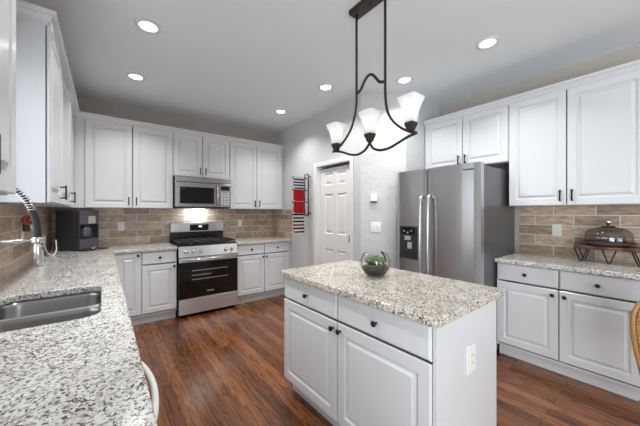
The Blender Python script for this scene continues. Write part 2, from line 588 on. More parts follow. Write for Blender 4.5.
def smooth(pts, k=6):
    """Catmull-Rom through points"""
    P = [Vector(p) for p in pts]
    P = [P[0] * 2 - P[1]] + P + [P[-1] * 2 - P[-2]]
    out = []
    for i in range(1, len(P) - 2):
        for j in range(k):
            t = j / k
            a, b, c, d = P[i - 1], P[i], P[i + 1], P[i + 2]
            out.append(0.5 * ((2 * b) + (c - a) * t + (2 * a - 5 * b + 4 * c - d) * t * t + (3 * b - a - 3 * c + d) * t ** 3))
    out.append(P[-2])
    return out


# ------------------------------------------------------------------ room shell
XL, YB, XR, XD, YR = -0.49, 4.49, 3.52, 2.415, -3.6
ZC = 2.75
struct(MB().box(XL - 0.12, XR + 0.12, YR - 0.12, YB + 0.12, -0.06, 0.0).build('floor', M['floor']), 'reddish brown oak plank floor')
struct(MB().box(XL - 0.12, XR + 0.12, YR - 0.12, YB + 0.12, ZC, ZC + 0.08).build('ceiling', M['ceil']), 'smooth light grey ceiling')

WY0, WY1, WZ0, WZ1 = 1.43, 2.14, 1.08, 2.2     # sink window
m = MB()
m.box(XL - 0.12, XL, -0.4, WY0, 0, ZC).box(XL - 0.12, XL, YR, -2.3, 0, ZC).box(XL - 0.12, XL, -2.3, -0.4, 0, 0.15).box(XL - 0.12, XL, -2.3, -0.4, 2.25, ZC).box(XL - 0.12, XL, WY1, YB + 0.12, 0, ZC)
m.box(XL - 0.12, XL, WY0, WY1, 0, WZ0).box(XL - 0.12, XL, WY0, WY1, WZ1, ZC)
wl = struct(m.build('wall_left', M['wall']), 'greige wall behind the sink run')
m = MB().box(XL, XL + 0.008, 0.2, WY0 - 0.06, 0.9145, 1.385).box(XL, XL + 0.008, WY0 - 0.06, WY1 + 0.06, 0.9145, WZ0 - 0.03).box(XL, XL + 0.008, WY1 + 0.06, YB - 0.001, 0.9145, 1.385)
m.build('backsplash', M['tile_y'], wl)['label'] = 'taupe subway tile backsplash'

wb = struct(MB().box(XL, XR, YB, YB + 0.12, 0, ZC).build('wall_back', M['wall']), 'greige wall behind the range')
MB().box(XL + 0.009, XD - 0.009, YB - 0.008, YB, 0.9145, 1.43).build('backsplash', M['tile_x'], wb)['label'] = 'taupe subway tile backsplash'

DY0, DY1, DZ = 2.505, 3.185, 1.985             # pantry door opening
m = MB()
m.box(XD, XD + 0.12, DY1, YB, 0, ZC).box(XD, XD + 0.12, DY0, DY1, DZ, ZC)
m.prism([(XD, DY0), (XD, 2.33), (2.785, 1.96), (2.87, 2.045), (XD + 0.12, 2.38), (XD + 0.12, DY0)], 0, ZC)
m.prism([(2.785, 1.96), (XR, 1.96), (XR, 2.08), (2.87, 2.045)], 0, ZC)
wd = struct(m.build('wall_pantry', M['plaster']), 'light plastered wall around the pantry door, angled towards the refrigerator')
MB().box(XD - 0.008, XD, 3.865, YB - 0.009, 0.9145, 1.39).build('backsplash', M['tile_y'], wd)['label'] = 'taupe subway tile backsplash'

m = MB()
m.box(XR, XR + 0.12, YR, YB + 0.12, 0, ZC)
wr = struct(m.build('wall_right', M['wall']), 'greige wall behind the right cabinets')
MB().box(XR - 0.008, XR, 0.13, 1.058, 0.9145, 1.40).build('backsplash', M['tile_y'], wr)['label'] = 'taupe subway tile backsplash'

m = MB()
m.box(XL, -0.2, YR - 0.12, YR, 0, ZC).box(1.9, XR, YR - 0.12, YR, 0, ZC)
m.box(-0.2, 1.9, YR - 0.12, YR, 0, 0.15).box(-0.2, 1.9, YR - 0.12, YR, 2.25, ZC)
struct(m.build('wall_rear', M['wall']), 'greige wall behind the camera')


def window(n, horiz, a0, a1, z0, z1, c, th, mull):
    """window frame in an opening; horiz axis 'x' or 'y'; c = wall plane range"""
    def bx(mb, p0, p1, q0, q1, d0, d1):
        if horiz == 'x': mb.box(p0, p1, d0, d1, q0, q1)
        else: mb.box(d0, d1, p0, p1, q0, q1)
    w = MB()
    bx(w, a0, a0 + th, z0, z1, c - 0.03, c + 0.03); bx(w, a1 - th, a1, z0, z1, c - 0.03, c + 0.03)
    bx(w, a0 + th, a1 - th, z0, z0 + th, c - 0.03, c + 0.03); bx(w, a0 + th, a1 - th, z1 - th, z1, c - 0.03, c + 0.03)
    for k in range(1, mull):
        q = a0 + (a1 - a0) * k / mull
        bx(w, q - 0.025, q + 0.025, z0 + th, z1 - th, c - 0.025, c + 0.025)
    o = struct(w.build('window_%d' % n, M['trimwhite']), 'white window frame')
    g = MB()
    bx(g, a0 + th, a1 - th, z0 + th, z1 - th, c - 0.003, c + 0.003)
    g.build('pane', M['glass'], o)
    return o


window(1, 'y', WY0, WY1, WZ0, WZ1, XL - 0.06, 0.045, 1)
window(2, 'x', -0.2, 1.9, 0.15, 2.25, YR - 0.06, 0.06, 2)
window(3, 'y', -2.3, -0.4, 0.15, 2.25, XL - 0.06, 0.06, 2)  # unseen opening added together with the side fill light
# casing of the sink window, proud of the wall
m = MB()
m.box(XL, XL + 0.018, WY0 - 0.055, WY0, WZ0, WZ1 + 0.055).box(XL, XL + 0.018, WY1, WY1 + 0.055, WZ0, WZ1 + 0.055)
m.box(XL, XL + 0.018, WY0, WY1, WZ1, WZ1 + 0.055).box(XL, XL + 0.035, WY0 - 0.055, WY1 + 0.055, WZ0 - 0.028, WZ0)
struct(m.build('trim_1', M['trimwhite']), 'white casing around the sink window')

# pantry door casing and slab
m = MB()
for y0, y1, z0, z1 in ((DY1, DY1 + 0.068, 0, DZ + 0.06), (DY0 - 0.06, DY0, 0, DZ + 0.06), (DY0, DY1, DZ, DZ + 0.06)):
    m.box(XD - 0.018, XD - 0.0005, y0, y1, z0, z1, 0.005)
m.box(XD, XD + 0.1, DY1 - 0.012, DY1, 0, DZ).box(XD, XD + 0.1, DY0, DY0 + 0.012, 0, DZ)
struct(m.build('trim_2', M['trimwhite']), 'white casing around the pantry door')


def sixpanel(w, h):
    """interior six-panel door, local x 0..w, front -y at y=-0.035"""
    mb = MB()
    t = 0.035
    s, mid = 0.105, 0.09
    cols = [(s, (w - mid) / 2), ((w + mid) / 2, w - s)]
    rows = [(0.22, 0.83), (1.04, 1.59), (1.71, 1.875)]
    xs = sorted({0, w} | {v for c in cols for v in c})
    zs = sorted({0, h} | {v for r in rows for v in r})
    bm = mb.bm
    grid = {(i, j): bm.verts.new((x, -t, z)) for i, x in enumerate(xs) for j, z in enumerate(zs)}
    for i in range(len(xs) - 1):
        for j in range(len(zs) - 1):
            c = (xs[i], xs[i + 1]); r = (zs[j], zs[j + 1])
            q = [grid[i, j], grid[i + 1, j], grid[i + 1, j + 1], grid[i, j + 1]]
            if any(abs(c[0] - a[0]) < 1e-6 for a in cols) and any(abs(r[0] - a[0]) < 1e-6 for a in rows):
                prev = q
                for ins, dy in ((0.008, 0.012), (0.022, 0.012), (0.045, 0.003)):
                    new = [bm.verts.new((x, -t + dy, z)) for x, z in ((c[0] + ins, r[0] + ins), (c[1] - ins, r[0] + ins), (c[1] - ins, r[1] - ins), (c[0] + ins, r[1] - ins))]
                    for k in range(4):
                        bm.faces.new((prev[k], prev[(k + 1) % 4], new[(k + 1) % 4], new[k]))
                    prev = new
                bm.faces.new(prev)
            else:
                bm.faces.new(q)
    # sides and back
    loop = [grid[i, 0] for i in range(len(xs))] + [grid[len(xs) - 1, j] for j in range(1, len(zs))] + \
           [grid[i, len(zs) - 1] for i in range(len(xs) - 2, -1, -1)] + [grid[0, j] for j in range(len(zs) - 2, 0, -1)]
    back = [bm.verts.new((v.co.x, 0, v.co.z)) for v in loop]
    for k in range(len(loop)):
        bm.faces.new((loop[k], loop[(k + 1) % len(loop)], back[(k + 1) % len(loop)], back[k]))
    bm.faces.new(back)
    return mb


dw = DY1 - DY0 - 0.03
d1 = struct(sixpanel(dw, DZ - 0.042).build('door_1', M['trimwhite'], None, (XD + 0.075, DY1 - 0.015, 0.008), -PI / 2), 'white six-panel pantry door')
h = MB().box(dw - 0.032, dw - 0.012, -0.062, -0.035, 0.955, 1.045, 0.004)
h.build('door_handle', M['black'], d1)

# baseboards
struct(MB().box(XD - 0.014, XD - 0.0005, DY1 + 0.069, 3.86, 0, 0.11, 0.004).build('baseboard_pantry', M['trimwhite']), 'white baseboard beside the pantry door')
m = MB().prism([(XD - 0.0003, DY0 - 0.062), (XD - 0.0003, 2.3295), (2.7845, 1.9595), (2.776, 1.951), (XD - 0.013, 2.325), (XD - 0.013, DY0 - 0.062)], 0, 0.11)
struct(m.build('baseboard_corner', M['trimwhite']), 'white baseboard along the angled wall')
struct(MB().box(XR - 0.014, XR - 0.0005, -3.55, 0.10, 0, 0.11, 0.004).build('baseboard_right', M['trimwhite']), 'white baseboard on the right wall')

# crown mouldings over the wall cabinets
CP = [(0.0, 2.400), (0.012, 2.400), (0.012, 2.414), (0.020, 2.414), (0.024, 2.424), (0.034, 2.438), (0.034, 2.445), (0.042, 2.445), (0.052, 2.455), (0.052, 2.469), (0.0, 2.469)]
struct(MB().sweep([(XL + 0.001, 2.200), (-0.262, 2.200), (-0.262, 4.150), (2.404, 4.150)], CP).build('trim_3', M['cab']), 'white crown moulding over the corner wall cabinets')
struct(MB().sweep([(3.180, 1.952), (3.180, 0.135), (XR - 0.001, 0.135)], CP).build('trim_4', M['cab']), 'white crown moulding over the right wall cabinets')
struct(MB().sweep([(-0.252, 0.36), (-0.252, 1.371), (XL + 0.001, 1.371)], CP).build('trim_5', M['cab']), 'white crown moulding over the wall cabinet before the window')


# ------------------------------------------------------------------ cabinet parts
def panel_door(x0, x1, z0, z1, t=0.02, stile=0.058):
    w, h = x1 - x0, z1 - z0
    st = min(stile, w * 0.24)
    mb = MB()
    loops = []
    for ins, y in ((0, -0.005), (0, -(t - 0.004)), (0.004, -t), (st, -t), (st + 0.003, -t + 0.012), (st + 0.013, -t + 0.012), (st + 0.034, -t + 0.0005)):
        loops.append([(x0 + ins, y, z0 + ins), (x1 - ins, y, z0 + ins), (x1 - ins, y, z1 - ins), (x0 + ins, y, z1 - ins)])
    return mb.rings(loops)


def slab_front(x0, x1, z0, z1, t=0.02):
    mb = MB()
    loops = []
    for ins, y in ((0, -0.005), (0, -(t - 0.007)), (0.003, -(t - 0.004)), (0.010, -t)):
        loops.append([(x0 + ins, y, z0 + ins), (x1 - ins, y, z0 + ins), (x1 - ins, y, z1 - ins), (x0 + ins, y, z1 - ins)])
    return mb.rings(loops)


def knob(parent, x, z, y=-0.02):
    MB().lathe([(0.007, 0.0), (0.006, 0.012), (0.012, 0.017), (0.0155, 0.022), (0.0135, 0.028), (0.001, 0.031)], (x, y, z), 18, '-y').build('knob', M['black'], parent)['label'] = 'black round knob'


def pull(parent, x, z0, z1, y=-0.02):
    mb = MB()
    mb.box(x - 0.006, x + 0.006, y - 0.034, y - 0.024, z0, z1, 0.0025)
    for z in (z0 + 0.012, z1 - 0.012):
        mb.box(x - 0.005, x + 0.005, y - 0.025, y, z - 0.005, z + 0.005)
    mb.build('handle', M['black'], parent)['label'] = 'black bar handle'


def hollow(c, w, depth, z0, z1, fronts):
    """frameless carcass: sides, top, bottom and back, open behind the doors, with filler strips where no front reaches"""
    p = 0.016
    a, b = min(f[0] for f in fronts), max(f[1] for f in fronts)
    c.box(0, p, 0, depth, z0, z1).box(w - p, w, 0, depth, z0, z1)
    c.box(p, w - p, 0, depth, z0, z0 + p).box(p, w - p, 0, depth, z1 - p, z1).box(p, w - p, depth - p, depth, z0 + p, z1 - p)
    if a - 0.002 > p:
        c.box(p, a - 0.002, 0.0, p, z0 + p, z1 - p)
    if b + 0.002 < w - p:
        c.box(b + 0.002, w - p, 0.0, p, z0 + p, z1 - p)


def base_cabinet(label, loc, rz, w, depth, doors=(), drawers=(), toe=0.06, h=0.876, group=None, side_gap=0.0, open_top=False):
    r = thing('base_cabinet', label, 'cabinet', loc, rz, group)
    c = MB()
    if open_top:      # sink base: open box so the bowls can hang in it
        c.box(0, w, 0, 0.02, 0.105, h).box(0, 0.018, 0.02, depth, 0.105, h).box(w - 0.018, w, 0.02, depth, 0.105, h).box(0.018, w - 0.018, 0.02, depth, 0.105, 0.125)
    else:
        hollow(c, w, depth, 0.105, h, [f[:2] for f in list(doors) + list(drawers)])
    c.build('cabinet_body', M['cab'], r)
    MB().box(0.0, w, toe, depth, 0, 0.105).build('toe_kick', M['cab'], r)
    for x0, x1, z0, z1, kx, kz in doors:
        d = panel_door(x0, x1, z0, z1).build('door', M['cab'], r)
        knob(d, kx, kz)
    for x0, x1, z0, z1 in drawers:
        d = slab_front(x0, x1, z0, z1).build('drawer', M['cab'], r)
        knob(d, (x0 + x1) / 2, (z0 + z1) / 2)
    return r


def wall_cabinet(label, loc, rz, w, depth, z0, z1, doors, group=None):
    r = thing('wall_cabinet', label, 'cabinet', (loc[0], loc[1], z0), rz, group)
    c = MB()
    hollow(c, w, depth, 0, z1 - z0, [d[:2] for d in doors])
    c.build('cabinet_body', M['cab'], r)
    for x0, x1, hx in doors:
        d = panel_door(x0, x1, 0.004, z1 - z0 - 0.012).build('door', M['cab'], r)
        if hx is not None:
            pull(d, hx, 0.035, 0.135)
    return r


DZ0, DZ1, RZ0, RZ1 = 0.135, 0.706, 0.718, 0.868
# back run (fronts face -Y)
YF = 3.910
base_cabinet('narrow white base cabinet with one full-height door, in the corner left of the range', (0.048, YF, 0), 0, 0.302, 0.579,
             doors=[(0.050, 0.298, DZ0, RZ1, 0.268, 0.835)])
base_cabinet('white base cabinet with one drawer over one door, touching the left side of the range', (0.352, YF, 0), 0, 0.376, 0.579,
             doors=[(0.004, 0.372, DZ0, DZ1, 0.342, 0.672)], drawers=[(0.004, 0.372, RZ0, RZ1)])
base_cabinet('white base cabinet with two drawers over two doors, between the range and the pantry wall', (1.508, YF, 0), 0, 0.905, 0.579,
             doors=[(0.005, 0.429, DZ0, DZ1, 0.405, 0.672), (0.437, 0.862, DZ0, DZ1, 0.462, 0.672)],
             drawers=[(0.005, 0.429, RZ0, RZ1), (0.437, 0.862, RZ0, RZ1)])
# right run (fronts face -X)
base_cabinet('white base cabinet with two drawers and two doors, right of the refrigerator', (2.938, 1.064, 0), -PI / 2, 0.915, 0.581,
             doors=[(0.006, 0.453, DZ0, DZ1 - 0.0, 0.418, 0.660), (0.460, 0.909, DZ0, DZ1, 0.495, 0.660)],
             drawers=[(0.006, 0.453, RZ0, RZ1), (0.460, 0.909, RZ0, RZ1)])
# left run (fronts face +X)
base_cabinet('white base cabinet in the far left corner, under the coffee machine', (0.040, 2.842, 0), PI / 2, 1.64, 0.525,
             doors=[(0.02, 0.50, DZ0, DZ1, 0.46, 0.672), (0.51, 0.99, DZ0, DZ1, 0.55, 0.672)], drawers=[(0.02, 0.50, RZ0, RZ1), (0.51, 0.99, RZ0, RZ1)])
base_cabinet('white base cabinet with two drawers beyond the sink cabinet', (0.040, 2.242, 0), PI / 2, 0.598, 0.525,
             doors=[(0.005, 0.295, DZ0, DZ1, 0.265, 0.672), (0.303, 0.593, DZ0, DZ1, 0.333, 0.672)], drawers=[(0.005, 0.295, RZ0, RZ1), (0.303, 0.593, RZ0, RZ1)])
base_cabinet('white sink base cabinet with two doors under the steel sink', (0.040, 1.338, 0), PI / 2, 0.900, 0.525,
             doors=[(0.005, 0.446, DZ0, DZ1, 0.416, 0.672), (0.454, 0.895, DZ0, DZ1, 0.484, 0.672)], open_top=True)
base_cabinet('white base cabinet before the dishwasher', (0.040, -0.1, 0), PI / 2, 0.820, 0.525,
             doors=[(0.005, 0.405, DZ0, DZ1, 0.375, 0.672), (0.413, 0.815, DZ0, DZ1, 0.443, 0.672)], drawers=[(0.005, 0.405, RZ0, RZ1), (0.413, 0.815, RZ0, RZ1)])

# wall cabinets, back run
ZU0, ZU1 = 1.395, 2.418
wall_cabinet('tall white two-door wall cabinet in the left corner, above the coffee machine', (-0.262, 4.150), 0, 0.990, 0.338, ZU0, ZU1,
             [(0.092, 0.537, 0.502), (0.545, 0.985, 0.580)])
wall_cabinet('short white two-door wall cabinet above the microwave', (0.730, 4.150), 0, 0.757, 0.338, 1.832, ZU1,
             [(0.004, 0.369, 0.336), (0.376, 0.752, 0.410)])
wall_cabinet('tall white two-door wall cabinet between the microwave and the pantry wall', (1.489, 4.150), 0, 0.916, 0.338, ZU0, ZU1,
             [(0.004, 0.434, 0.400), (0.441, 0.872, 0.476)])
# wall cabinets, right run
wall_cabinet('short white two-door wall cabinet above the refrigerator', (3.180, 1.952), -PI / 2, 0.906, 0.338, 1.845, ZU1,
             [(0.004, 0.456, 0.424), (0.463, 0.902, 0.496)])
wall_cabinet('tall white two-door wall cabinet right of the refrigerator, above the cake dome', (3.180, 1.044), -PI / 2, 0.909, 0.338, ZU0 + 0.008, ZU1,
             [(0.006, 0.435, 0.400), (0.443, 0.904, 0.478)])
# wall cabinets, left run
wall_cabinet('tall white wall cabinet on the sink wall beyond the window, end panel facing the camera', (-0.262, 2.200), PI / 2, 1.940, 0.226, ZU0, ZU1,
             [(0.006, 0.52, 0.482), (0.528, 1.30, 1.258)])
wall_cabinet('glossy white wall cabinet on the sink wall before the window, at the left edge', (-0.252, 0.36), PI / 2, 1.010, 0.236, ZU0, ZU1,
             [(0.006, 0.30, 0.27), (0.308, 0.602, 0.338), (0.610, 1.004, 0.650)])

# island, standing a touch askew to the runs
def ipt(x, y):
    a = math.radians(0.8)
    dx, dy = x - 1.040, y - 0.588
    return (1.040 + dx * math.cos(a) - dy * math.sin(a), 0.588 + dx * math.sin(a) + dy * math.cos(a))


IRZ = math.radians(0.8)
ISL = base_cabinet('white kitchen island cabinet with two drawers and two doors', ipt(1.092, 1.802) + (0,), -PI / 2 + IRZ, 1.182, 0.640,
                   doors=[(0.004, 0.582, 0.125, 0.704, 0.556, 0.664), (0.591, 1.166, 0.125, 0.704, 0.618, 0.664)],
                   drawers=[(0.004, 0.582, 0.716, 0.866), (0.591, 1.166, 0.716, 0.866)], toe=0.06)
ISL.name = 'kitchen_island'
ISL['category'] = 'island'


# ------------------------------------------------------------------ countertops
def slab_with_hole(outer, hole, z0, z1):
    mb = MB()
    bm = mb.bm
    edges = []
    for lp in ([outer] + ([hole] if hole else [])):
        vs = [bm.verts.new((x, y, z1)) for x, y in lp]
        edges += [bm.edges.new((vs[i], vs[(i + 1) % len(vs)])) for i in range(len(vs))]
    bmesh.ops.triangle_fill(bm, use_beauty=True, use_dissolve=False, edges=edges)
    ret = bmesh.ops.extrude_face_region(bm, geom=bm.faces[:])
    for v in ret['geom']:
        if isinstance(v, bmesh.types.BMVert):
            v.co.z = z0
    bmesh.ops.recalc_face_normals(bm, faces=bm.faces[:])
    # ease the upper and lower arrises
    es = [e for e in bm.edges if len(e.link_faces) == 2 and abs(e.verts[0].co.z - e.verts[1].co.z) < 1e-6
          and abs(e.link_faces[0].normal.z - e.link_faces[1].normal.z) > 0.5]
    bmesh.ops.bevel(bm, geom=es, offset=0.006, segments=2, profile=0.5, affect='EDGES')
    return mb


def rrect(x0, x1, y0, y1, r, n=6):
    out = []
    for cx, cy, a0 in ((x1 - r, y0 + r, -90), (x1 - r, y1 - r, 0), (x0 + r, y1 - r, 90), (x0 + r, y0 + r, 180)):
        for k in range(n + 1):
            a = math.radians(a0 + 90 * k / n)
            out.append((cx + r * math.cos(a), cy + r * math.sin(a)))
    return out


CT0, CT1 = 0.8765, 0.914
SX0, SX1, SY0, SY1 = -0.405, -0.012, 1.475, 2.095
outer = [(XL + 0.0005, -0.25), (0.086, -0.25), (0.086, 3.865), (0.727, 3.865), (0.727, YB - 0.0005), (XL + 0.0005, YB - 0.0005)]
tag(slab_with_hole(outer, rrect(SX0, SX1, SY0, SY1, 0.07), CT0, CT1).build('countertop', M['granite']),
    'speckled grey and white granite countertop around the sink', 'countertop')
tag(slab_with_hole([(1.507, 3.865), (XD - 0.0005, 3.865), (XD - 0.0005, YB - 0.0005), (1.507, YB - 0.0005)], None, CT0, CT1).build('countertop', M['granite']),
    'granite countertop between the range and the pantry wall', 'countertop')
tag(slab_with_hole([(2.886, 0.12), (XR - 0.0005, 0.12), (XR - 0.0005, 1.066), (2.886, 1.066)], None, CT0, CT1).build('countertop', M['granite']),
    'granite countertop under the cake dome, right of the refrigerator', 'countertop')
tag(slab_with_hole([ipt(*q) for q in rrect(1.040, 1.766, 0.588, 1.812, 0.018, 4)], None, CT0, CT1).build('countertop', M['granite_island']),
    'cream speckled granite countertop of the island', 'countertop')

# ------------------------------------------------------------------ sink
sk = thing('kitchen_sink', 'stainless steel double-bowl undermount sink', 'sink', (0, 0, 0.68))
YDV = 1.775


def bowl(y0, y1):
    mb = MB()
    zt, zb = 0.1955, 0.0
    loops = []
    for ins, z, r in ((-0.020, zt, 0.085), (0.0, zt, 0.07), (0.004, zt - 0.02, 0.07), (0.012, 0.03, 0.06), (0.035, 0.004, 0.05), (0.12, 0.0, 0.02)):
        loops.append([(x, y, z) for x, y in rrect(SX0 - 0.004 + ins, SX1 + 0.004 - ins, y0 + min(ins, 0.12), y1 - min(ins, 0.12), r)])
    mb.rings(loops, cap0=False, cap1=True, smooth=True)
    return mb


for nm, y0, y1 in (('bowl', SY0 - 0.004, YDV - 0.014), ('bowl', YDV + 0.014, SY1 + 0.004)):
    b = bowl(y0, y1).build(nm, M['steel_sink'], sk)
    MB().lathe([(0.045, 0.0), (0.045, 0.003), (0.03, 0.004), (0.028, 0.001)], ((SX0 + SX1) / 2, (y0 + y1) / 2, 0.0005), 24).build('drain', M['chrome'], b)
MB().box(SX0 + 0.002, SX1 - 0.002, YDV - 0.014, YDV + 0.014, 0.03, 0.1985, 0.007).build('divider', M['steel_h'], sk)

# ------------------------------------------------------------------ faucet
fx, fy = -0.447, 1.80
fa = thing('kitchen_faucet', 'chrome spring faucet with black spray hose over the sink', 'faucet', (fx, fy, 0.914))
MB().lathe([(0.027, 0), (0.027, 0.012), (0.016, 0.018), (0.014, 0.05), (0.014, 0.36), (0.012, 0.40)], (0, 0, 0), 20).build('post', M['chrome'], fa)
arm = MB().tube([(0.0, 0, 0.298), (0.08, 0, 0.298), (0.200, 0, 0.298)], 0.0065, 10)
arm.lathe([(0.0, 0.284), (0.019, 0.284), (0.021, 0.290), (0.021, 0.306), (0.019, 0.312), (0.0, 0.312)], (0.208, 0, 0), 20)
arm.build('holder_arm', M['chrome'], fa)
arc = smooth([(0, 0, 0.38), (0.002, 0, 0.47), (0.02, 0, 0.535), (0.065, 0, 0.560), (0.120, 0, 0.540), (0.165, 0, 0.490), (0.190, 0, 0.435)], 8)
MB().tube(arc, 0.0075, 10).build('hose', M['dark'], fa)
coil = []
acc = 0.0
# spring: helix wound about the arc
tot = sum((arc[i + 1] - arc[i]).length for i in range(len(arc) - 1))
turns = 34
N = turns * 10
for k in range(N + 1):
    s = tot * k / N
    i = 0
    d = s
    while i < len(arc) - 2 and d > (arc[i + 1] - arc[i]).length:
        d -= (arc[i + 1] - arc[i]).length
        i += 1
    seg = arc[i + 1] - arc[i]
    p = arc[i] + seg * (d / seg.length)
    tn = seg.normalized()
    a = tn.cross(Vector((0, 1, 0))).normalized()
    th = 2 * PI * turns * k / N
    coil.append(p + (a * math.cos(th) + Vector((0, 1, 0)) * math.sin(th)) * 0.0125)
MB().tube(coil, 0.0024, 6).build('spring', M['chrome'], fa)
w = MB().tube(smooth([(0.190, 0, 0.435), (0.201, 0, 0.395), (0.206, 0, 0.35), (0.208, 0, 0.288)], 5), 0.0135, 14)
w.build('spray_wand', M['dark'], fa)
MB().lathe([(0.0, 0.190), (0.012, 0.190), (0.0135, 0.194), (0.0135, 0.270), (0.011, 0.285), (0.0, 0.287)], (0.208, 0, 0), 20).build('spray_head', M['chrome'], fa)
MB().tube([(0, -0.012, 0.10), (0.0, -0.05, 0.115), (0.0, -0.10, 0.15)], 0.006, 8).build('lever', M['chrome'], fa)

# soap dispenser standing behind the bowls
sd = thing('soap_dispenser', 'small pale soap dispenser on the sink counter, just behind the faucet nozzle', 'dispenser', (-0.402, 3.12, 0.914))
MB().lathe([(0.022, 0), (0.023, 0.008), (0.021, 0.014), (0.021, 0.125), (0.010, 0.138)], (0, 0, 0), 18).build('pump_body', M['silver'], sd)
MB().tube([(0, 0, 0.138), (0, 0, 0.152), (0.015, 0, 0.156), (0.03, 0, 0.152)], 0.006, 8).build('spout', M['silver'], sd)


# ------------------------------------------------------------------ outlets and plates
def outlet(label, loc, rz, w=0.072, h=0.115, kind='duplex', cat='outlet'):
    r = thing('wall_outlet' if kind == 'duplex' else 'light_switch', label, cat, loc, rz)
    MB().box(-w / 2, w / 2, -0.006, 0, -h / 2, h / 2, 0.003).build('cover_plate', M['plate'], r)
    if kind == 'duplex':
        for dz in (-0.021, 0.021):
            o = MB().lathe([(0.0165, 0.0), (0.0165, 0.002), (0.015, 0.0028)], (0, -0.006, dz), 20, '-y').build('socket', M['plate'], r)
            s = MB()
            for dx in (-0.006, 0.006):
                s.box(dx - 0.0012, dx + 0.0012, -0.0094, -0.0088, dz - 0.003, dz + 0.006)
            s.build('slot', M['slot'], o)
    elif kind == 'decora':
        o = MB().box(-0.017, 0.017, -0.0085, -0.006, -0.034, 0.034, 0.001).build('socket', M['plate'], r)
        s = MB()
        for dz in (-0.018, 0.018):
            for dx in (-0.006, 0.006):
                s.box(dx - 0.0012, dx + 0.0012, -0.0091, -0.0084, dz - 0.004, dz + 0.005)
        s.build('slot', M['slot'], o)
    else:
        for dx in (-0.023, 0.023):
            MB().box(dx - 0.016, dx + 0.016, -0.010, -0.006, -0.032, 0.032, 0.002).build('rocker', M['trimwhite'], r)
    return r


outlet('white outlet on the backsplash left of the range, above the narrow counter', (0.178, YB - 0.0085, 1.160), 0)
outlet('white outlet on the backsplash right of the range', (1.785, YB - 0.0085, 1.166), 0)
outlet('white outlet on the backsplash left of the cake dome', (XR - 0.0085, 0.745, 1.168), -PI / 2)
outlet('white outlet on the end panel of the island', ipt(1.408, 0.6195) + (0.632,), IRZ, 0.090, 0.135, 'decora')
outlet('white outlet on the sink-wall backsplash behind the faucet', (XL + 0.0085, 3.0, 1.185), PI / 2)
outlet('white two-rocker light switch on the angled wall left of the refrigerator', (2.540, 2.2045, 1.168), -PI / 4, 0.116, 0.118, 'switch', 'switch')
th = thing('thermostat', 'small white thermostat above the light switch', 'thermostat', (2.522, 2.2225, 1.512), -PI / 4)
MB().box(-0.040, 0.040, -0.022, 0, -0.040, 0.045, 0.006).build('housing', M['plate'], th)
MB().box(-0.034, 0.034, -0.020, 0, -0.058, -0.0405).build('slider', M['slot'], th)
MB().box(-0.008, 0.008, -0.0235, -0.0215, -0.004, 0.004).build('indicator', M['silver'], th)
# plug-in round gadget in the sink-wall outlet
pg = thing('plug_in_air_freshener', 'round red-rimmed black plug-in gadget above the outlet behind the faucet', 'air freshener', (XL + 0.045, 2.93, 1.285), math.radians(38))
MB().lathe([(0.030, 0.0), (0.036, 0.006), (0.036, 0.020), (0.030, 0.026)], (0, 0, 0), 24, '-y').build('casing', M['blackplastic'], pg)
rg = MB()
rg.lathe([(0.0355, 0.020), (0.0355, 0.0285), (0.0265, 0.0285), (0.0265, 0.020)], (0, 0, 0), 28, '-y', closed=True)
rg.build('rim', M['orange'], pg)
MB().lathe([(0.012, 0.026), (0.012, 0.030), (0.004, 0.031)], (0, 0, 0), 18, '-y').build('button', M['orange'], pg)
MB().box(-0.018, 0.018, -0.004, 0.022, -0.085, -0.030, 0.005).build('plug', M['blackplastic'], pg)
for k, (lab, pts) in enumerate((
        ('white power cord drooping down the sink-wall tile to the counter', [(XL + 0.03, 3.15, 1.24), (XL + 0.05, 3.18, 1.17), (XL + 0.035, 3.30, 1.08), (XL + 0.06, 3.34, 0.99), (XL + 0.09, 3.45, 0.919)]),
        ('white looped cord beside the coffee machine', [(XL + 0.04, 3.75, 1.11), (XL + 0.03, 3.82, 1.02), (XL + 0.05, 3.80, 0.95), (XL + 0.09, 3.78, 0.919), (XL + 0.11, 3.86, 0.96), (XL + 0.10, 3.92, 1.06)]))):
    tag(MB().tube(smooth(pts, 6), 0.006, 8).build('power_cord', M['plate']), lab, 'cord')

# ------------------------------------------------------------------ coffee machine in the corner
CMW, CMD, CMH = 0.245, 0.29, 0.448
cm = thing('coffee_machine', 'black box coffee machine in the corner of the sink counter', 'coffee machine', (-0.215, 4.05, 0.9145), math.radians(47))
c = MB()
c.box(0, CMW, 0.06, CMD, 0.012, CMH, 0.006)                       # rear block
c.box(0, CMW, 0.0, 0.06, 0.29, CMH, 0.005)                         # head
c.box(0, CMW, 0.0, 0.06, 0.012, 0.13, 0.005)                       # base
c.box(0, 0.012, 0.0, 0.06, 0.13, 0.29).box(CMW - 0.012, CMW, 0.0, 0.06, 0.13, 0.29)
for x in (0.03, CMW - 0.03):
    for y in (0.04, CMD - 0.04):
        c.cyl((x, y, 0), (x, y, 0.013), 0.012)
c.build('housing', M['machine'], cm)
MB().box(0.004, CMW - 0.004, -0.004, 0.0, 0.294, CMH - 0.004, 0.0015).build('front_panel', M['slate'], cm)
MB().box(0.105, 0.195, -0.007, -0.004, 0.30, 0.385, 0.001).build('control_panel', M['silver'], cm)['label'] = 'square silver control panel'
MB().box(0.004, CMW - 0.004, -0.004, 0.0, 0.016, 0.126, 0.0015).build('lower_panel', M['slate'], cm)
MB().lathe([(0.05, 0.15), (0.055, 0.16), (0.055, 0.24), (0.03, 0.27)], (0.12, 0.052, 0), 24).build('brew_head', M['slate'], cm)
MB().box(-0.01, CMW + 0.03, -0.10, -0.006, 0.0, 0.012, 0.004).build('drip_tray', M['blackplastic'], cm)
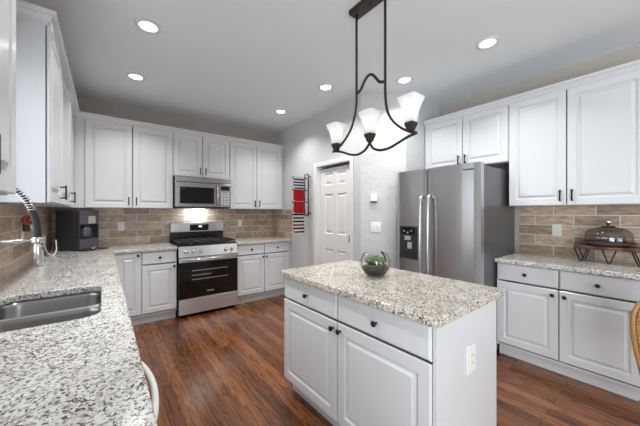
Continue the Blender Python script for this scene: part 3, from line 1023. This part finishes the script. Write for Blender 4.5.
sp = thing('measuring_scoop', 'silver scoop lying on the black tray of the coffee machine', 'scoop', (-0.105, 4.055, 0.9275), math.radians(60))
MB().lathe([(0.0, 0.0), (0.022, 0.001), (0.030, 0.012), (0.032, 0.022), (0.030, 0.022), (0.020, 0.006), (0.0, 0.004)], (0, 0, 0), 20).build('scoop_bowl', M['chrome'], sp)
MB().tube([(0.028, 0, 0.019), (0.06, 0, 0.024), (0.11, 0, 0.040)], 0.005, 8).build('handle', M['chrome'], sp)

# ------------------------------------------------------------------ dishwasher
dwsh = thing('dishwasher', 'stainless steel dishwasher under the sink counter', 'dishwasher', (0.060, 0.725, 0), PI / 2)
MB().box(0.004, 0.604, 0.03, 0.53, 0.02, 0.872).build('body', M['dark'], dwsh)
dd = MB().box(0.004, 0.604, -0.005, 0.029, 0.11, 0.868, 0.004).build('door', M['steel_h'], dwsh)
hp = smooth([(0.030, -0.004, 0.805), (0.055, -0.024, 0.805), (0.15, -0.050, 0.805), (0.274, -0.061, 0.805), (0.398, -0.050, 0.805), (0.493, -0.024, 0.805), (0.518, -0.004, 0.805)], 6)
MB().tube(hp, 0.0095, 12).build('handle', M['trimwhite'], dd)['label'] = 'pale bowed bar handle'
MB().box(0.004, 0.604, 0.045, 0.06, 0.0, 0.105).build('kick_plate', M['dark'], dwsh)

# ------------------------------------------------------------------ microwave
mw = thing('microwave_oven', 'stainless over-the-range microwave above the range', 'microwave', (0.733, 4.085, 1.405), 0)
W = 0.751
MB().box(0, W, 0.0, 0.39, 0.0, 0.425).build('housing', M['dark'], mw)
dr = MB().box(0.004, 0.575, -0.028, -0.001, 0.012, 0.345, 0.004).build('door', M['steel_dark'], mw)
MB().box(0.062, 0.505, -0.0295, -0.0275, 0.058, 0.282, 0.0008).build('door_window', M['display'], dr)
g = MB()
g.tube([(0.546, -0.030, 0.045), (0.546, -0.062, 0.06), (0.546, -0.066, 0.18), (0.546, -0.062, 0.30), (0.546, -0.030, 0.315)], 0.010, 12)
g.build('handle', M['chrome'], dr)
cpn = MB().box(0.579, W - 0.004, -0.028, -0.001, 0.012, 0.345, 0.004).build('control_panel', M['steel_dark'], mw)
MB().box(0.60, 0.725, -0.0295, -0.0275, 0.255, 0.315, 0.0008).build('display', M['display'], cpn)
k = MB()
for i in range(3):
    for j in range(5):
        k.box(0.603 + i * 0.042, 0.636 + i * 0.042, -0.0292, -0.0275, 0.045 + j * 0.038, 0.072 + j * 0.038, 0.0006)
k.build('keypad', M['silver'], cpn)
MB().box(0.004, W - 0.004, -0.028, -0.001, 0.350, 0.421, 0.004).build('vent_panel', M['steel_dark'], mw)
MB().box(0.02, W - 0.02, 0.02, 0.36, -0.006, 0.0).build('bottom_filter', M['dark'], mw)
MB().box(0.30, 0.45, 0.24, 0.30, -0.0085, -0.006).build('task_lamp', M['lamp'], mw)
l = bpy.data.lights.new('task_light', 'AREA'); l.shape = 'RECTANGLE'; l.size = 0.3; l.size_y = 0.06; l.energy = 2.4; l.color = (0.82, 0.93, 1.0)
lo = bpy.data.objects.new('task_light', l); COL.objects.link(lo); lo.parent = mw; lo.location = (0.375, 0.27, -0.012); lo.rotation_euler = (math.radians(20), 0, 0)

# ------------------------------------------------------------------ range
rg = thing('gas_range', 'stainless gas range with black cooktop between the base cabinets', 'range', (0.737, 3.845, 0), 0)
W = 0.760
MB().box(0.002, W - 0.002, 0.02, 0.635, 0.035, 0.895).build('body', M['dark'], rg)
od = MB().box(0.004, W - 0.004, -0.012, 0.018, 0.245, 0.765, 0.004).build('oven_door', M['blackglass'], rg)
MB().box(0.004, W - 0.004, -0.016, -0.0122, 0.705, 0.763, 0.001).build('top_rail', M['steel_h'], od)
hb = MB().tube([(0.02, -0.066, 0.738), (W / 2, -0.068, 0.738), (W - 0.02, -0.066, 0.738)], 0.0145, 14)
for x in (0.05, W - 0.05):
    hb.box(x - 0.012, x + 0.012, -0.066, -0.015, 0.729, 0.747, 0.003)
hb.build('handle', M['chrome'], od)
wd_ = MB().box(0.15, 0.62, -0.0135, -0.0118, 0.40, 0.655, 0.0006).build('oven_window', M['display'], od)
rk = MB()
for z in (0.475, 0.59):
    rk.box(0.155, 0.615, -0.0143, -0.0133, z, z + 0.006)
rk.box(0.155, 0.40, -0.0143, -0.0133, 0.53, 0.536)
rk.build('oven_rack', M['silver'], wd_)
MB().box(0.34, 0.43, -0.0128, -0.0118, 0.305, 0.316).build('badge', M['silver'], od)
MB().box(0.004, W - 0.004, -0.012, 0.018, 0.045, 0.238, 0.004).build('storage_drawer', M['steel_h'], rg)
for x in (0.06, W - 0.06):
    for y in (0.08, 0.58):
        MB().cyl((x, y, 0.0), (x, y, 0.036), 0.016).build('foot', M['dark'], rg)
# slanted control strip with knobs
cs = MB()
cs.rings([[(x, -0.010, 0.772), (x, 0.02, 0.772), (x, 0.055, 0.905), (x, 0.022, 0.905)] for x in (0.004, W - 0.004)])
csp = cs.build('control_strip', M['steel_h'], rg)
for x in (0.085, 0.175, 0.595, 0.680, 0.270):
    kb = MB().lathe([(0.0, 0.0), (0.024, 0.0), (0.024, 0.006), (0.019, 0.010), (0.017, 0.034), (0.0, 0.036)], (0, 0, 0), 22, '-y')
    bmesh.ops.rotate(kb.bm, verts=kb.bm.verts[:], cent=(0, 0, 0), matrix=Matrix.Rotation(math.radians(-13.5), 3, 'X'))
    bmesh.ops.translate(kb.bm, verts=kb.bm.verts[:], vec=(x, 0.0055, 0.838))
    kb.build('knob', M['chrome'], csp)
# cooktop, burners, grates
MB().box(0.0, W, 0.028, 0.575, 0.896, 0.925, 0.006).build('cooktop', M['enamel'], rg)
for x, y, r in ((0.17, 0.17, 0.045), (0.17, 0.43, 0.038), (0.59, 0.17, 0.048), (0.59, 0.43, 0.038), (0.38, 0.30, 0.042)):
    MB().lathe([(r + 0.012, 0.0), (r + 0.012, 0.006), (r, 0.008), (r, 0.016), (r * 0.75, 0.020)], (x, y, 0.9252), 22).build('burner', M['castiron'], rg)
for x0, x1 in ((0.015, 0.255), (0.262, 0.498), (0.505, 0.745)):
    gr = MB()
    z0, z1 = 0.945, 0.960
    for y in (0.050, 0.555):
        gr.box(x0, x1, y - 0.007, y + 0.007, z0, z1, 0.002)
    for x in (x0 + 0.007, x1 - 0.007):
        gr.box(x - 0.007, x + 0.007, 0.05, 0.555, z0, z1, 0.002)
        for y in (0.07, 0.53):
            gr.box(x - 0.007, x + 0.007, y - 0.007, y + 0.007, 0.9245, z0)
    for y in (0.17, 0.30, 0.43):
        gr.box(x0, x1, y - 0.006, y + 0.006, z0 + 0.002, z1 + 0.004, 0.002)
    gr.box((x0 + x1) / 2 - 0.006, (x0 + x1) / 2 + 0.006, 0.05, 0.555, z0 + 0.002, z1 + 0.004, 0.002)
    gr.build('grate', M['castiron'], rg)
# back guard with clock
bg = MB().box(0.006, W - 0.006, 0.585, 0.632, 0.896, 1.055, 0.004).build('back_riser', M['enamel'], rg)
gp = MB().box(0.006, W - 0.006, 0.565, 0.632, 1.056, 1.195, 0.006).build('backguard', M['steel_h'], rg)
ck = MB().box(0.262, 0.525, 0.5625, 0.566, 1.075, 1.165, 0.001).build('clock_panel', M['display'], gp)
MB().box(0.385, 0.425, 0.5615, 0.5626, 1.125, 1.143).build('clock_digits', M['led'], ck)

# ------------------------------------------------------------------ refrigerator
rf = thing('refrigerator', 'stainless side-by-side refrigerator with ice dispenser', 'refrigerator', (2.600, 1.952, 0), -PI / 2)
W = 0.882
MB().box(0.004, W - 0.004, 0.085, 0.830, 0.03, 1.765, 0.006).build('body', M['charcoal'], rf)['label'] = 'charcoal grey case'
split = 0.368


def fdoor(x0, x1):
    mb = MB()
    # gently bowed front with rounded vertical edges
    prof = []
    n = 10
    for k in range(n + 1):
        t = k / n
        x = x0 + (x1 - x0) * t
        e = min(t, 1 - t) * (x1 - x0)
        y = 0.012 * (1 - min(e / 0.022, 1)) ** 2 - 0.022 * math.sin(PI * t)
        prof.append((x, y))
    prof += [(x1, 0.078), (x0, 0.078)]
    mb.prism(prof, 0.06, 1.785)
    for f in mb.bm.faces:
        f.smooth = False
    return mb


fd1 = fdoor(0.003, split - 0.003).build('freezer_door', M['steel_v'], rf)
fd2 = fdoor(split + 0.003, W - 0.003).build('refrigerator_door', M['steel_v'], rf)
MB().box(split - 0.012, split + 0.012, 0.05, 0.084, 0.06, 1.78).build('door_gasket', M['dark'], rf)
for x, d in ((split - 0.040, fd1), (split + 0.046, fd2)):
    hp = smooth([(x, 0.0, 1.500), (x, -0.045, 1.485), (x, -0.062, 1.35), (x, -0.068, 1.05), (x, -0.062, 0.74), (x, -0.045, 0.615), (x, 0.0, 0.60)], 5)
    MB().tube(hp, 0.0175, 12).build('handle', M['steel_v'], d)['label'] = 'bowed steel bar handle'
dp = MB().box(0.055, 0.272, -0.0255, 0.01, 0.845, 1.195, 0.003).build('ice_dispenser', M['blackplastic'], fd1)
dp['label'] = 'black ice and water dispenser'
MB().box(0.085, 0.242, -0.0275, -0.0255, 1.105, 1.180, 0.0008).build('display', M['display'], dp)
MB().box(0.105, 0.125, -0.0282, -0.0274, 1.135, 1.150).box(0.15, 0.17, -0.0282, -0.0274, 1.120, 1.135).box(0.195, 0.215, -0.0282, -0.0274, 1.140, 1.155).build('icon', M['silver'], dp)
MB().box(0.128, 0.200, -0.038, -0.0255, 1.045, 1.090, 0.004).build('chute', M['silver'], dp)
MB().box(0.160, 0.215, -0.036, -0.0255, 0.955, 1.025, 0.006).build('paddle', M['silver'], dp)
MB().box(0.075, 0.250, -0.046, -0.0255, 0.850, 0.862, 0.003).build('drip_tray', M['dark'], dp)
MB().box(W - 0.145, W - 0.055, -0.0175, -0.004, 1.722, 1.733, 0.0008).build('badge', M['slot'], fd2)
MB().box(0.01, W - 0.01, 0.06, 0.10, 0.005, 0.058).build('toe_grille', M['dark'], rf)
MB().box(0.02, 0.09, 0.10, 0.82, 0.0, 0.031).box(W - 0.09, W - 0.02, 0.10, 0.82, 0.0, 0.031).build('roller_base', M['dark'], rf)
# ------------------------------------------------------------------ recessed ceiling lamps
lamps = [(0.265, 2.466, 'recessed ceiling lamp above the sink counter'),
         (0.262, 3.46, 'recessed ceiling lamp near the left corner wall cabinets'),
         (0.268, 1.46, 'recessed ceiling lamp added out of view over the sink to brighten the counter'),  # unseen lamp, added to lift the near counter
         (1.972, 2.444, 'recessed ceiling lamp before the pantry door, left of the chandelier'),
         (1.949, 3.413, 'recessed ceiling lamp before the back-right corner, near the pantry wall'),
         (2.528, 1.797, 'recessed ceiling lamp in front of the refrigerator, behind the chandelier'),
         (2.523, 0.984, 'recessed ceiling lamp above the right base cabinets, right of the chandelier')]
proto = None
for i, (x, y, lab) in enumerate(lamps):
    if proto is None:
        proto = thing('recessed_ceiling_lamp', lab, 'ceiling light', (x, y, ZC), 0, 'recessed ceiling lamps')
        MB().lathe([(0.058, -0.001), (0.092, -0.001), (0.090, -0.006), (0.066, -0.010), (0.056, -0.004)], (0, 0, 0), 36, closed=True).build('trim_ring', M['trimwhite'], proto)
        MB().lathe([(0.0, -0.0035), (0.0575, -0.0035), (0.0575, -0.0015), (0.0, -0.0015)], (0, 0, 0), 36).build('diffuser', M['lamp'], proto)
        l = bpy.data.lights.new('downlight', 'AREA')
        l.shape = 'DISK'; l.size = 0.12; l.energy = LAMP_W; l.color = (1.0, 0.98, 0.95); l.spread = math.radians(118)
        lo = bpy.data.objects.new('downlight', l); COL.objects.link(lo); lo.parent = proto; lo.location = (0, 0, -0.012)
        t = proto
    else:
        t = copy_tree(proto)
        t.location = (x, y, ZC)
        t['label'] = lab

# ------------------------------------------------------------------ chandelier
CX = 1.400
ch = thing('island_chandelier', 'bronze linear chandelier with three white glass shades above the island', 'chandelier', (CX, 1.265, ZC))
dz = -ZC
def P(y, z): return (0, y - 1.265, z + dz)
cp = MB()
poly = rrect(-0.048, 0.048, -0.162, 0.162, 0.012, 3)
cp.rings([[(x, y, 0.0) for x, y in poly], [(x, y, -0.018) for x, y in poly], [(x * 0.92, y * 0.98, -0.028) for x, y in poly]])
cp.lathe([(0.012, -0.028), (0.012, -0.034), (0.004, -0.037)], (0, 0, 0), 12)
cp.build('ceiling_canopy', M['bronze'], ch)
MB().tube([P(1.391, 2.725), P(1.391, 2.18)] + smooth([P(1.391, 2.15), P(1.394, 2.09), P(1.411, 2.014), P(1.452, 1.931), P(1.527, 1.86), P(1.60, 1.820), P(1.648, 1.806)], 5), 0.0085, 10).build('arm', M['bronze'], ch)
MB().tube([P(1.139, 2.725), P(1.139, 2.16)] + smooth([P(1.139, 2.12), P(1.135, 2.047), P(1.119, 1.967), P(1.081, 1.901), P(1.023, 1.846), P(0.97, 1.812), P(0.915, 1.790)], 5), 0.0085, 10).build('arm', M['bronze'], ch)
MB().tube(smooth([P(1.391, 2.168), P(1.351, 2.186), P(1.314, 2.233), P(1.278, 2.256), P(1.243, 2.246), P(1.209, 2.207), P(1.184, 2.178), P(1.139, 2.163)], 6), 0.0095, 10).build('cross_bar', M['bronze'], ch)
MB().tube(smooth([P(1.64, 1.812), P(1.545, 1.790), P(1.458, 1.757), P(1.378, 1.744), P(1.312, 1.762), P(1.268, 1.802)], 6), 0.0085, 10).build('lower_scroll', M['bronze'], ch)
MB().tube(smooth([P(1.268, 1.802), P(1.238, 1.762), P(1.182, 1.739), P(1.111, 1.739), P(1.036, 1.760), P(0.98, 1.778), P(0.915, 1.790)], 6), 0.0085, 10).build('lower_scroll', M['bronze'], ch)
for sy, sz in ((1.606, 1.826), (1.267, 1.826), (0.954, 1.822)):
    cup = MB()
    sq = lambda h, z: [(x, y + sy - 1.265, z + sz + dz) for x, y in rrect(-h, h, -h, h, h * 0.25, 2)]
    cup.rings([sq(0.010, -0.022), sq(0.018, -0.010), sq(0.022, 0.006), sq(0.028, 0.020), sq(0.030, 0.034), sq(0.025, 0.038)])
    cup.build('socket_cup', M['bronze'], ch)
    sh = MB()
    prof = [(0.026, 0.030), (0.028, 0.048), (0.030, 0.075), (0.035, 0.105), (0.043, 0.135), (0.054, 0.162), (0.059, 0.172)]
    loops = [sq_ for sq_ in ([(x, y + sy - 1.265, z + sz + dz + (0.018 * ((abs(x) + abs(y)) / (1.6 * hh) - 0.6) if z > 0.17 else 0)) for x, y in rrect(-hh, hh, -hh, hh, hh * 0.16, 3)] for hh, z in prof)]
    inner = [[(x * (hh - 0.004) / hh, (y + 1.265 - sy) * (hh - 0.004) / hh + sy - 1.265, z) for x, y, z in lp] for lp, (hh, _) in zip(loops, prof)]
    sh.rings(loops + inner[::-1], cap0=False, cap1=False, smooth=False)
    sh.build('glass_shade', M['frost'], ch)
    bl = MB().lathe([(0.010, 0.032), (0.012, 0.055), (0.018, 0.085), (0.020, 0.100), (0.015, 0.118), (0.001, 0.125)], (0, sy - 1.265, sz + dz), 18)
    bl.build('bulb', M['bulb'], ch)
    l = bpy.data.lights.new('bulb_light', 'POINT')
    l.energy = BULB_W; l.color = (1.0, 0.97, 0.93); l.shadow_soft_size = 0.03
    lo = bpy.data.objects.new('bulb_light', l); COL.objects.link(lo); lo.parent = ch; lo.location = (0, sy - 1.265, sz + dz + 0.140)

# ------------------------------------------------------------------ terrarium bowl on the island
tb = thing('terrarium', 'round glass bowl of succulents on the island', 'terrarium', (1.448, 1.262, 0.9145))
tb.scale = (1.2, 1.2, 1.2)
R = 0.083
pro = []
for k in range(17):
    a = math.radians(-62 + k * (62 + 40) / 16)
    pro.append((R * math.cos(a), R * math.sin(a) + R * math.sin(math.radians(62))))
inn = [(r - 0.003, z + (0.003 if i == 0 else 0)) for i, (r, z) in enumerate(pro)]
MB().lathe([(0.0, 0.0)] + pro + inn[::-1] + [(0.0, 0.003)], (0, 0, 0), 40).build('glass_bowl', M['glass'], tb)
# soil filling the lower part
sp_ = [(0.0, 0.0045)] + [(r - 0.0045, z) for r, z in pro if 0.0 < z < 0.052]
sp_[1] = (sp_[1][0], max(sp_[1][1], 0.0045))
sp_ += [(0.05, 0.058), (0.02, 0.062), (0.0, 0.062)]
MB().lathe(sp_, (0, 0, 0), 32).build('soil', M['soil'], tb)
pb = MB()
for k in range(70):
    a = random.uniform(0, 2 * PI); rr = 0.066 * math.sqrt(random.random())
    r0 = random.uniform(0.004, 0.007)
    ret = bmesh.ops.create_icosphere(pb.bm, subdivisions=1, radius=r0)
    for v in ret['verts']:
        v.co = Vector((v.co.x, v.co.y, v.co.z * 0.7)) + Vector((rr * math.cos(a), rr * math.sin(a), 0.058 + 0.003 * random.random()))
o = pb.build('pebbles', M['pebble'], tb); o['kind'] = 'stuff'


def succulent(cx, cy, z, r, n, mat):
    mb = MB()
    bm = mb.bm
    for ring, (cnt, rr, tilt) in enumerate(((n, r, 0.35), (n - 1, r * 0.8, 0.8), (n - 3, r * 0.5, 1.2))):
        for k in range(max(cnt, 3)):
            a = 2 * PI * k / max(cnt, 3) + ring * 0.4 + random.uniform(-0.15, 0.15)
            d = Vector((math.cos(a) * math.cos(tilt), math.sin(a) * math.cos(tilt), math.sin(tilt)))
            side = Vector((-math.sin(a), math.cos(a), 0))
            up = d.cross(side)
            loops = []
            for t, wv in ((0, 0.10), (0.35, 0.22), (0.7, 0.26), (0.92, 0.14), (1.0, 0.02)):
                c = Vector((cx, cy, z)) + d * rr * t + Vector((0, 0, 0.12 * rr * t * t))
                loops.append([c + side * (wv * rr * math.cos(q)) + up * (wv * rr * 0.4 * math.sin(q)) for q in [i * PI / 3 for i in range(6)]])
            mb.rings(loops, smooth=True)
    return mb


for cx, cy, z, r, n, mt in ((-0.022, -0.015, 0.068, 0.040, 8, 'leaf'), (0.018, 0.012, 0.075, 0.038, 8, 'leaf'), (0.008, -0.035, 0.064, 0.030, 7, 'leaf'),
                            (-0.01, 0.035, 0.066, 0.034, 7, 'leaf'), (0.046, -0.018, 0.066, 0.028, 6, 'leafdark'), (-0.048, 0.005, 0.064, 0.024, 6, 'leafdark')):
    o = succulent(cx * 0.85, cy * 0.85, z + 0.006, r * 1.22, n, M[mt]).build('succulent', M[mt], tb)
tw = MB().tube(smooth([(0.03, -0.02, 0.06), (0.05, -0.03, 0.085), (0.058, -0.012, 0.115), (0.045, -0.005, 0.13)], 5), 0.006, 8)
tw.build('driftwood', M['woodedge'], tb)

# ------------------------------------------------------------------ riser, plate and cloche on the right counter
rs = thing('wooden_riser', 'live-edge wooden riser on black hairpin legs on the right counter', 'riser', (0, 0, 0.914))
poly = []
n = 26
ya, yb_, xa, xb = 0.135, 0.575, 3.255, 3.465
for k in range(n + 1):
    t = k / n
    poly.append((xa + 0.010 * math.sin(7 * t) + 0.006 * math.sin(19 * t + 1), ya + (yb_ - ya) * t))
for k in range(6):
    t = (k + 1) / 7
    poly.append((xa + (xb - xa) * t, yb_ + 0.012 * math.sin(PI * t)))
for k in range(n + 1):
    t = 1 - k / n
    poly.append((xb + 0.007 * math.sin(8 * t + 2), ya + (yb_ - ya) * t))
bd = MB().rings([[(x, y, 0.115) for x, y in poly], [(x - 0.004 if x < 3.3 else x, y, 0.120) for x, y in poly],
                 [(x - 0.004 if x < 3.3 else x, y, 0.141) for x, y in poly], [(x, y, 0.146) for x, y in poly]])
bd.build('board', M['wood'], rs)
for x, y in ((3.285, 0.535), (3.285, 0.362), (3.285, 0.195), (3.435, 0.535), (3.435, 0.195)):
    MB().tube([(x, y + 0.042, 0.118), (x, y + 0.006, 0.0055), (x, y, 0.0052), (x, y - 0.006, 0.0055), (x, y - 0.042, 0.118)], 0.0048, 8).build('hairpin_leg', M['black'], rs)
cpz = 0.914 + 0.1465
cpl = thing('cake_plate', 'round dark wooden plate under the glass dome', 'plate', (3.355, 0.375, cpz))
MB().lathe([(0.0, 0.0), (0.10, 0.0), (0.145, 0.014), (0.170, 0.030), (0.166, 0.034), (0.140, 0.026), (0.0, 0.026)], (0, 0, 0), 40).build('plate', M['wood'], cpl)
dm = thing('glass_cloche', 'clear glass cake dome with knob on the riser', 'cake dome', (3.355, 0.375, cpz + 0.0265))
dm.scale = (1.06, 1.06, 1.12)
pro = [(0.137, 0.002), (0.140, 0.02), (0.139, 0.045), (0.131, 0.075), (0.108, 0.098), (0.07, 0.112), (0.025, 0.119)]
MB().lathe(pro + [(0.020, 0.116)] + [(r - 0.004, z - 0.003 if i > 2 else z) for i, (r, z) in reversed(list(enumerate(pro[:-1])))], (0, 0, 0), 44, closed=True).build('dome', M['domeglass'], dm)
MB().lathe([(0.0, 0.1195), (0.045, 0.1115), (0.047, 0.116), (0.03, 0.125), (0.0, 0.118)], (0, 0, 0), 28).build('knob_base', M['bronze'], dm)
MB().lathe([(0.010, 0.127), (0.010, 0.135), (0.020, 0.145), (0.023, 0.158), (0.018, 0.171), (0.001, 0.176)], (0, 0, 0), 24).build('knob', M['chrome'], dm)

# ------------------------------------------------------------------ towel rack by the pantry door
tr = thing('towel_rack', 'black wall-mounted towel rack with four arms left of the pantry door', 'towel rack', (XD, 3.38, 0))
f = MB()
for y in (-0.040, 0.050):
    f.box(-0.052, -0.040, y - 0.006, y + 0.006, 1.285, 1.905, 0.002)
for z in (1.285, 1.893):
    f.box(-0.052, -0.040, -0.034, 0.044, z, z + 0.012)
for z in (1.32, 1.86):
    f.box(-0.041, -0.0005, -0.046, -0.034, z, z + 0.014)
f.build('frame', M['black'], tr)
for z in (1.845, 1.665, 1.490, 1.315):
    a = MB().tube([(-0.045, 0, z), (-0.285, 0, z)], 0.006, 10)
    a.box(-0.051, -0.041, -0.036, 0.046, z - 0.006, z + 0.006)
    a.lathe([(0.0, -0.302), (0.009, -0.298), (0.011, -0.29), (0.009, -0.282), (0.0, -0.280)], (0, 0, z), 14, 'x')
    a.build('arm', M['black'], tr)


def towel(label, zt, zf, zbk, mat, x0=2.145, x1=2.315, y=3.38):
    """cloth folded over an arm: front and back flap with soft folds"""
    mb = MB()
    bm = mb.bm
    prof = []
    n = 14
    for k in range(n + 1):
        prof.append((-0.0095 - 0.010 * (1 - k / n), zf + (zt - zf) * k / n))
    for k in range(1, 6):
        a = PI - PI * k / 6
        prof.append((0.0095 * math.cos(a), zt + 0.0095 * math.sin(a)))
    for k in range(n + 1):
        prof.append((0.0095 + 0.010 * k / n, zt + (zbk - zt) * k / n))
    nx = 14
    rows = []
    for i in range(nx + 1):
        x = x0 + (x1 - x0) * i / nx
        row = []
        for (dy, z) in prof:
            hang = max(0, zt - z)
            wav = 0.012 * min(1, hang / 0.08) * math.sin(i / nx * PI * 4 + 0.6)
            row.append(bm.verts.new((x, y + dy + (wav if dy < 0 else -wav) * 0.35, z)))
        rows.append(row)
    for i in range(nx):
        for k in range(len(prof) - 1):
            f = bm.faces.new((rows[i][k], rows[i + 1][k], rows[i + 1][k + 1], rows[i][k + 1]))
            f.smooth = True
    ret = bmesh.ops.solidify(bm, geom=bm.faces[:], thickness=0.003)
    return tag(mb.build('hand_towel', mat), label, 'towel', 'towels on the rack')


towel('navy and white striped towel on the top arm of the rack', 1.845, 1.678, 1.70, M['stripe'])
towel('upper red towel on the rack, below the striped one', 1.665, 1.502, 1.52, M['red'])
towel('lower red towel on the rack, above the bottom striped one', 1.490, 1.328, 1.35, M['red'])
towel('long striped towel with a red band hanging lowest on the rack', 1.315, 1.045, 1.10, M['stripe_red'])

# ------------------------------------------------------------------ chair at the right edge
chx, chy = 2.152, 0.0
cr = thing('dining_chair', 'brown rattan balloon-back chair at the right edge', 'chair', (chx, chy, 0), PI / 4)
prof = [(0.46, 0.140), (0.53, 0.152), (0.60, 0.168), (0.687, 0.188), (0.77, 0.199), (0.83, 0.200), (0.87, 0.190), (0.907, 0.166), (0.94, 0.120), (0.957, 0.06), (0.961, 0.0)]
rim = [(0, w_, z) for z, w_ in prof] + [(0, -w_, z) for z, w_ in prof[-2::-1]]
bk = MB()
bm = bk.bm
front, rear = [], []
for (x, y, z) in rim:
    front.append(bm.verts.new((-0.012, y * 0.97, z if z < 0.5 else z - 0.004)))
    rear.append(bm.verts.new((0.012, y * 0.97, z if z < 0.5 else z - 0.004)))
bm.faces.new(front); bm.faces.new(rear[::-1])
for k in range(len(front)):
    bm.faces.new((front[k], rear[k], rear[(k + 1) % len(rear)], front[(k + 1) % len(front)]))
bk.build('backrest', M['wicker'], cr)
MB().tube(smooth(rim, 4), 0.010, 10).build('back_rim', M['rattan'], cr)
MB().box(-0.42, -0.013, -0.20, 0.20, 0.41, 0.455, 0.015, 3).build('seat', M['wicker'], cr)
for x, y in ((-0.39, -0.17), (-0.39, 0.17), (-0.035, -0.15), (-0.035, 0.15)):
    MB().tube([(x, y, 0.0), (x, y, 0.412)], [0.013, 0.019], 12).build('leg', M['wood'], cr)
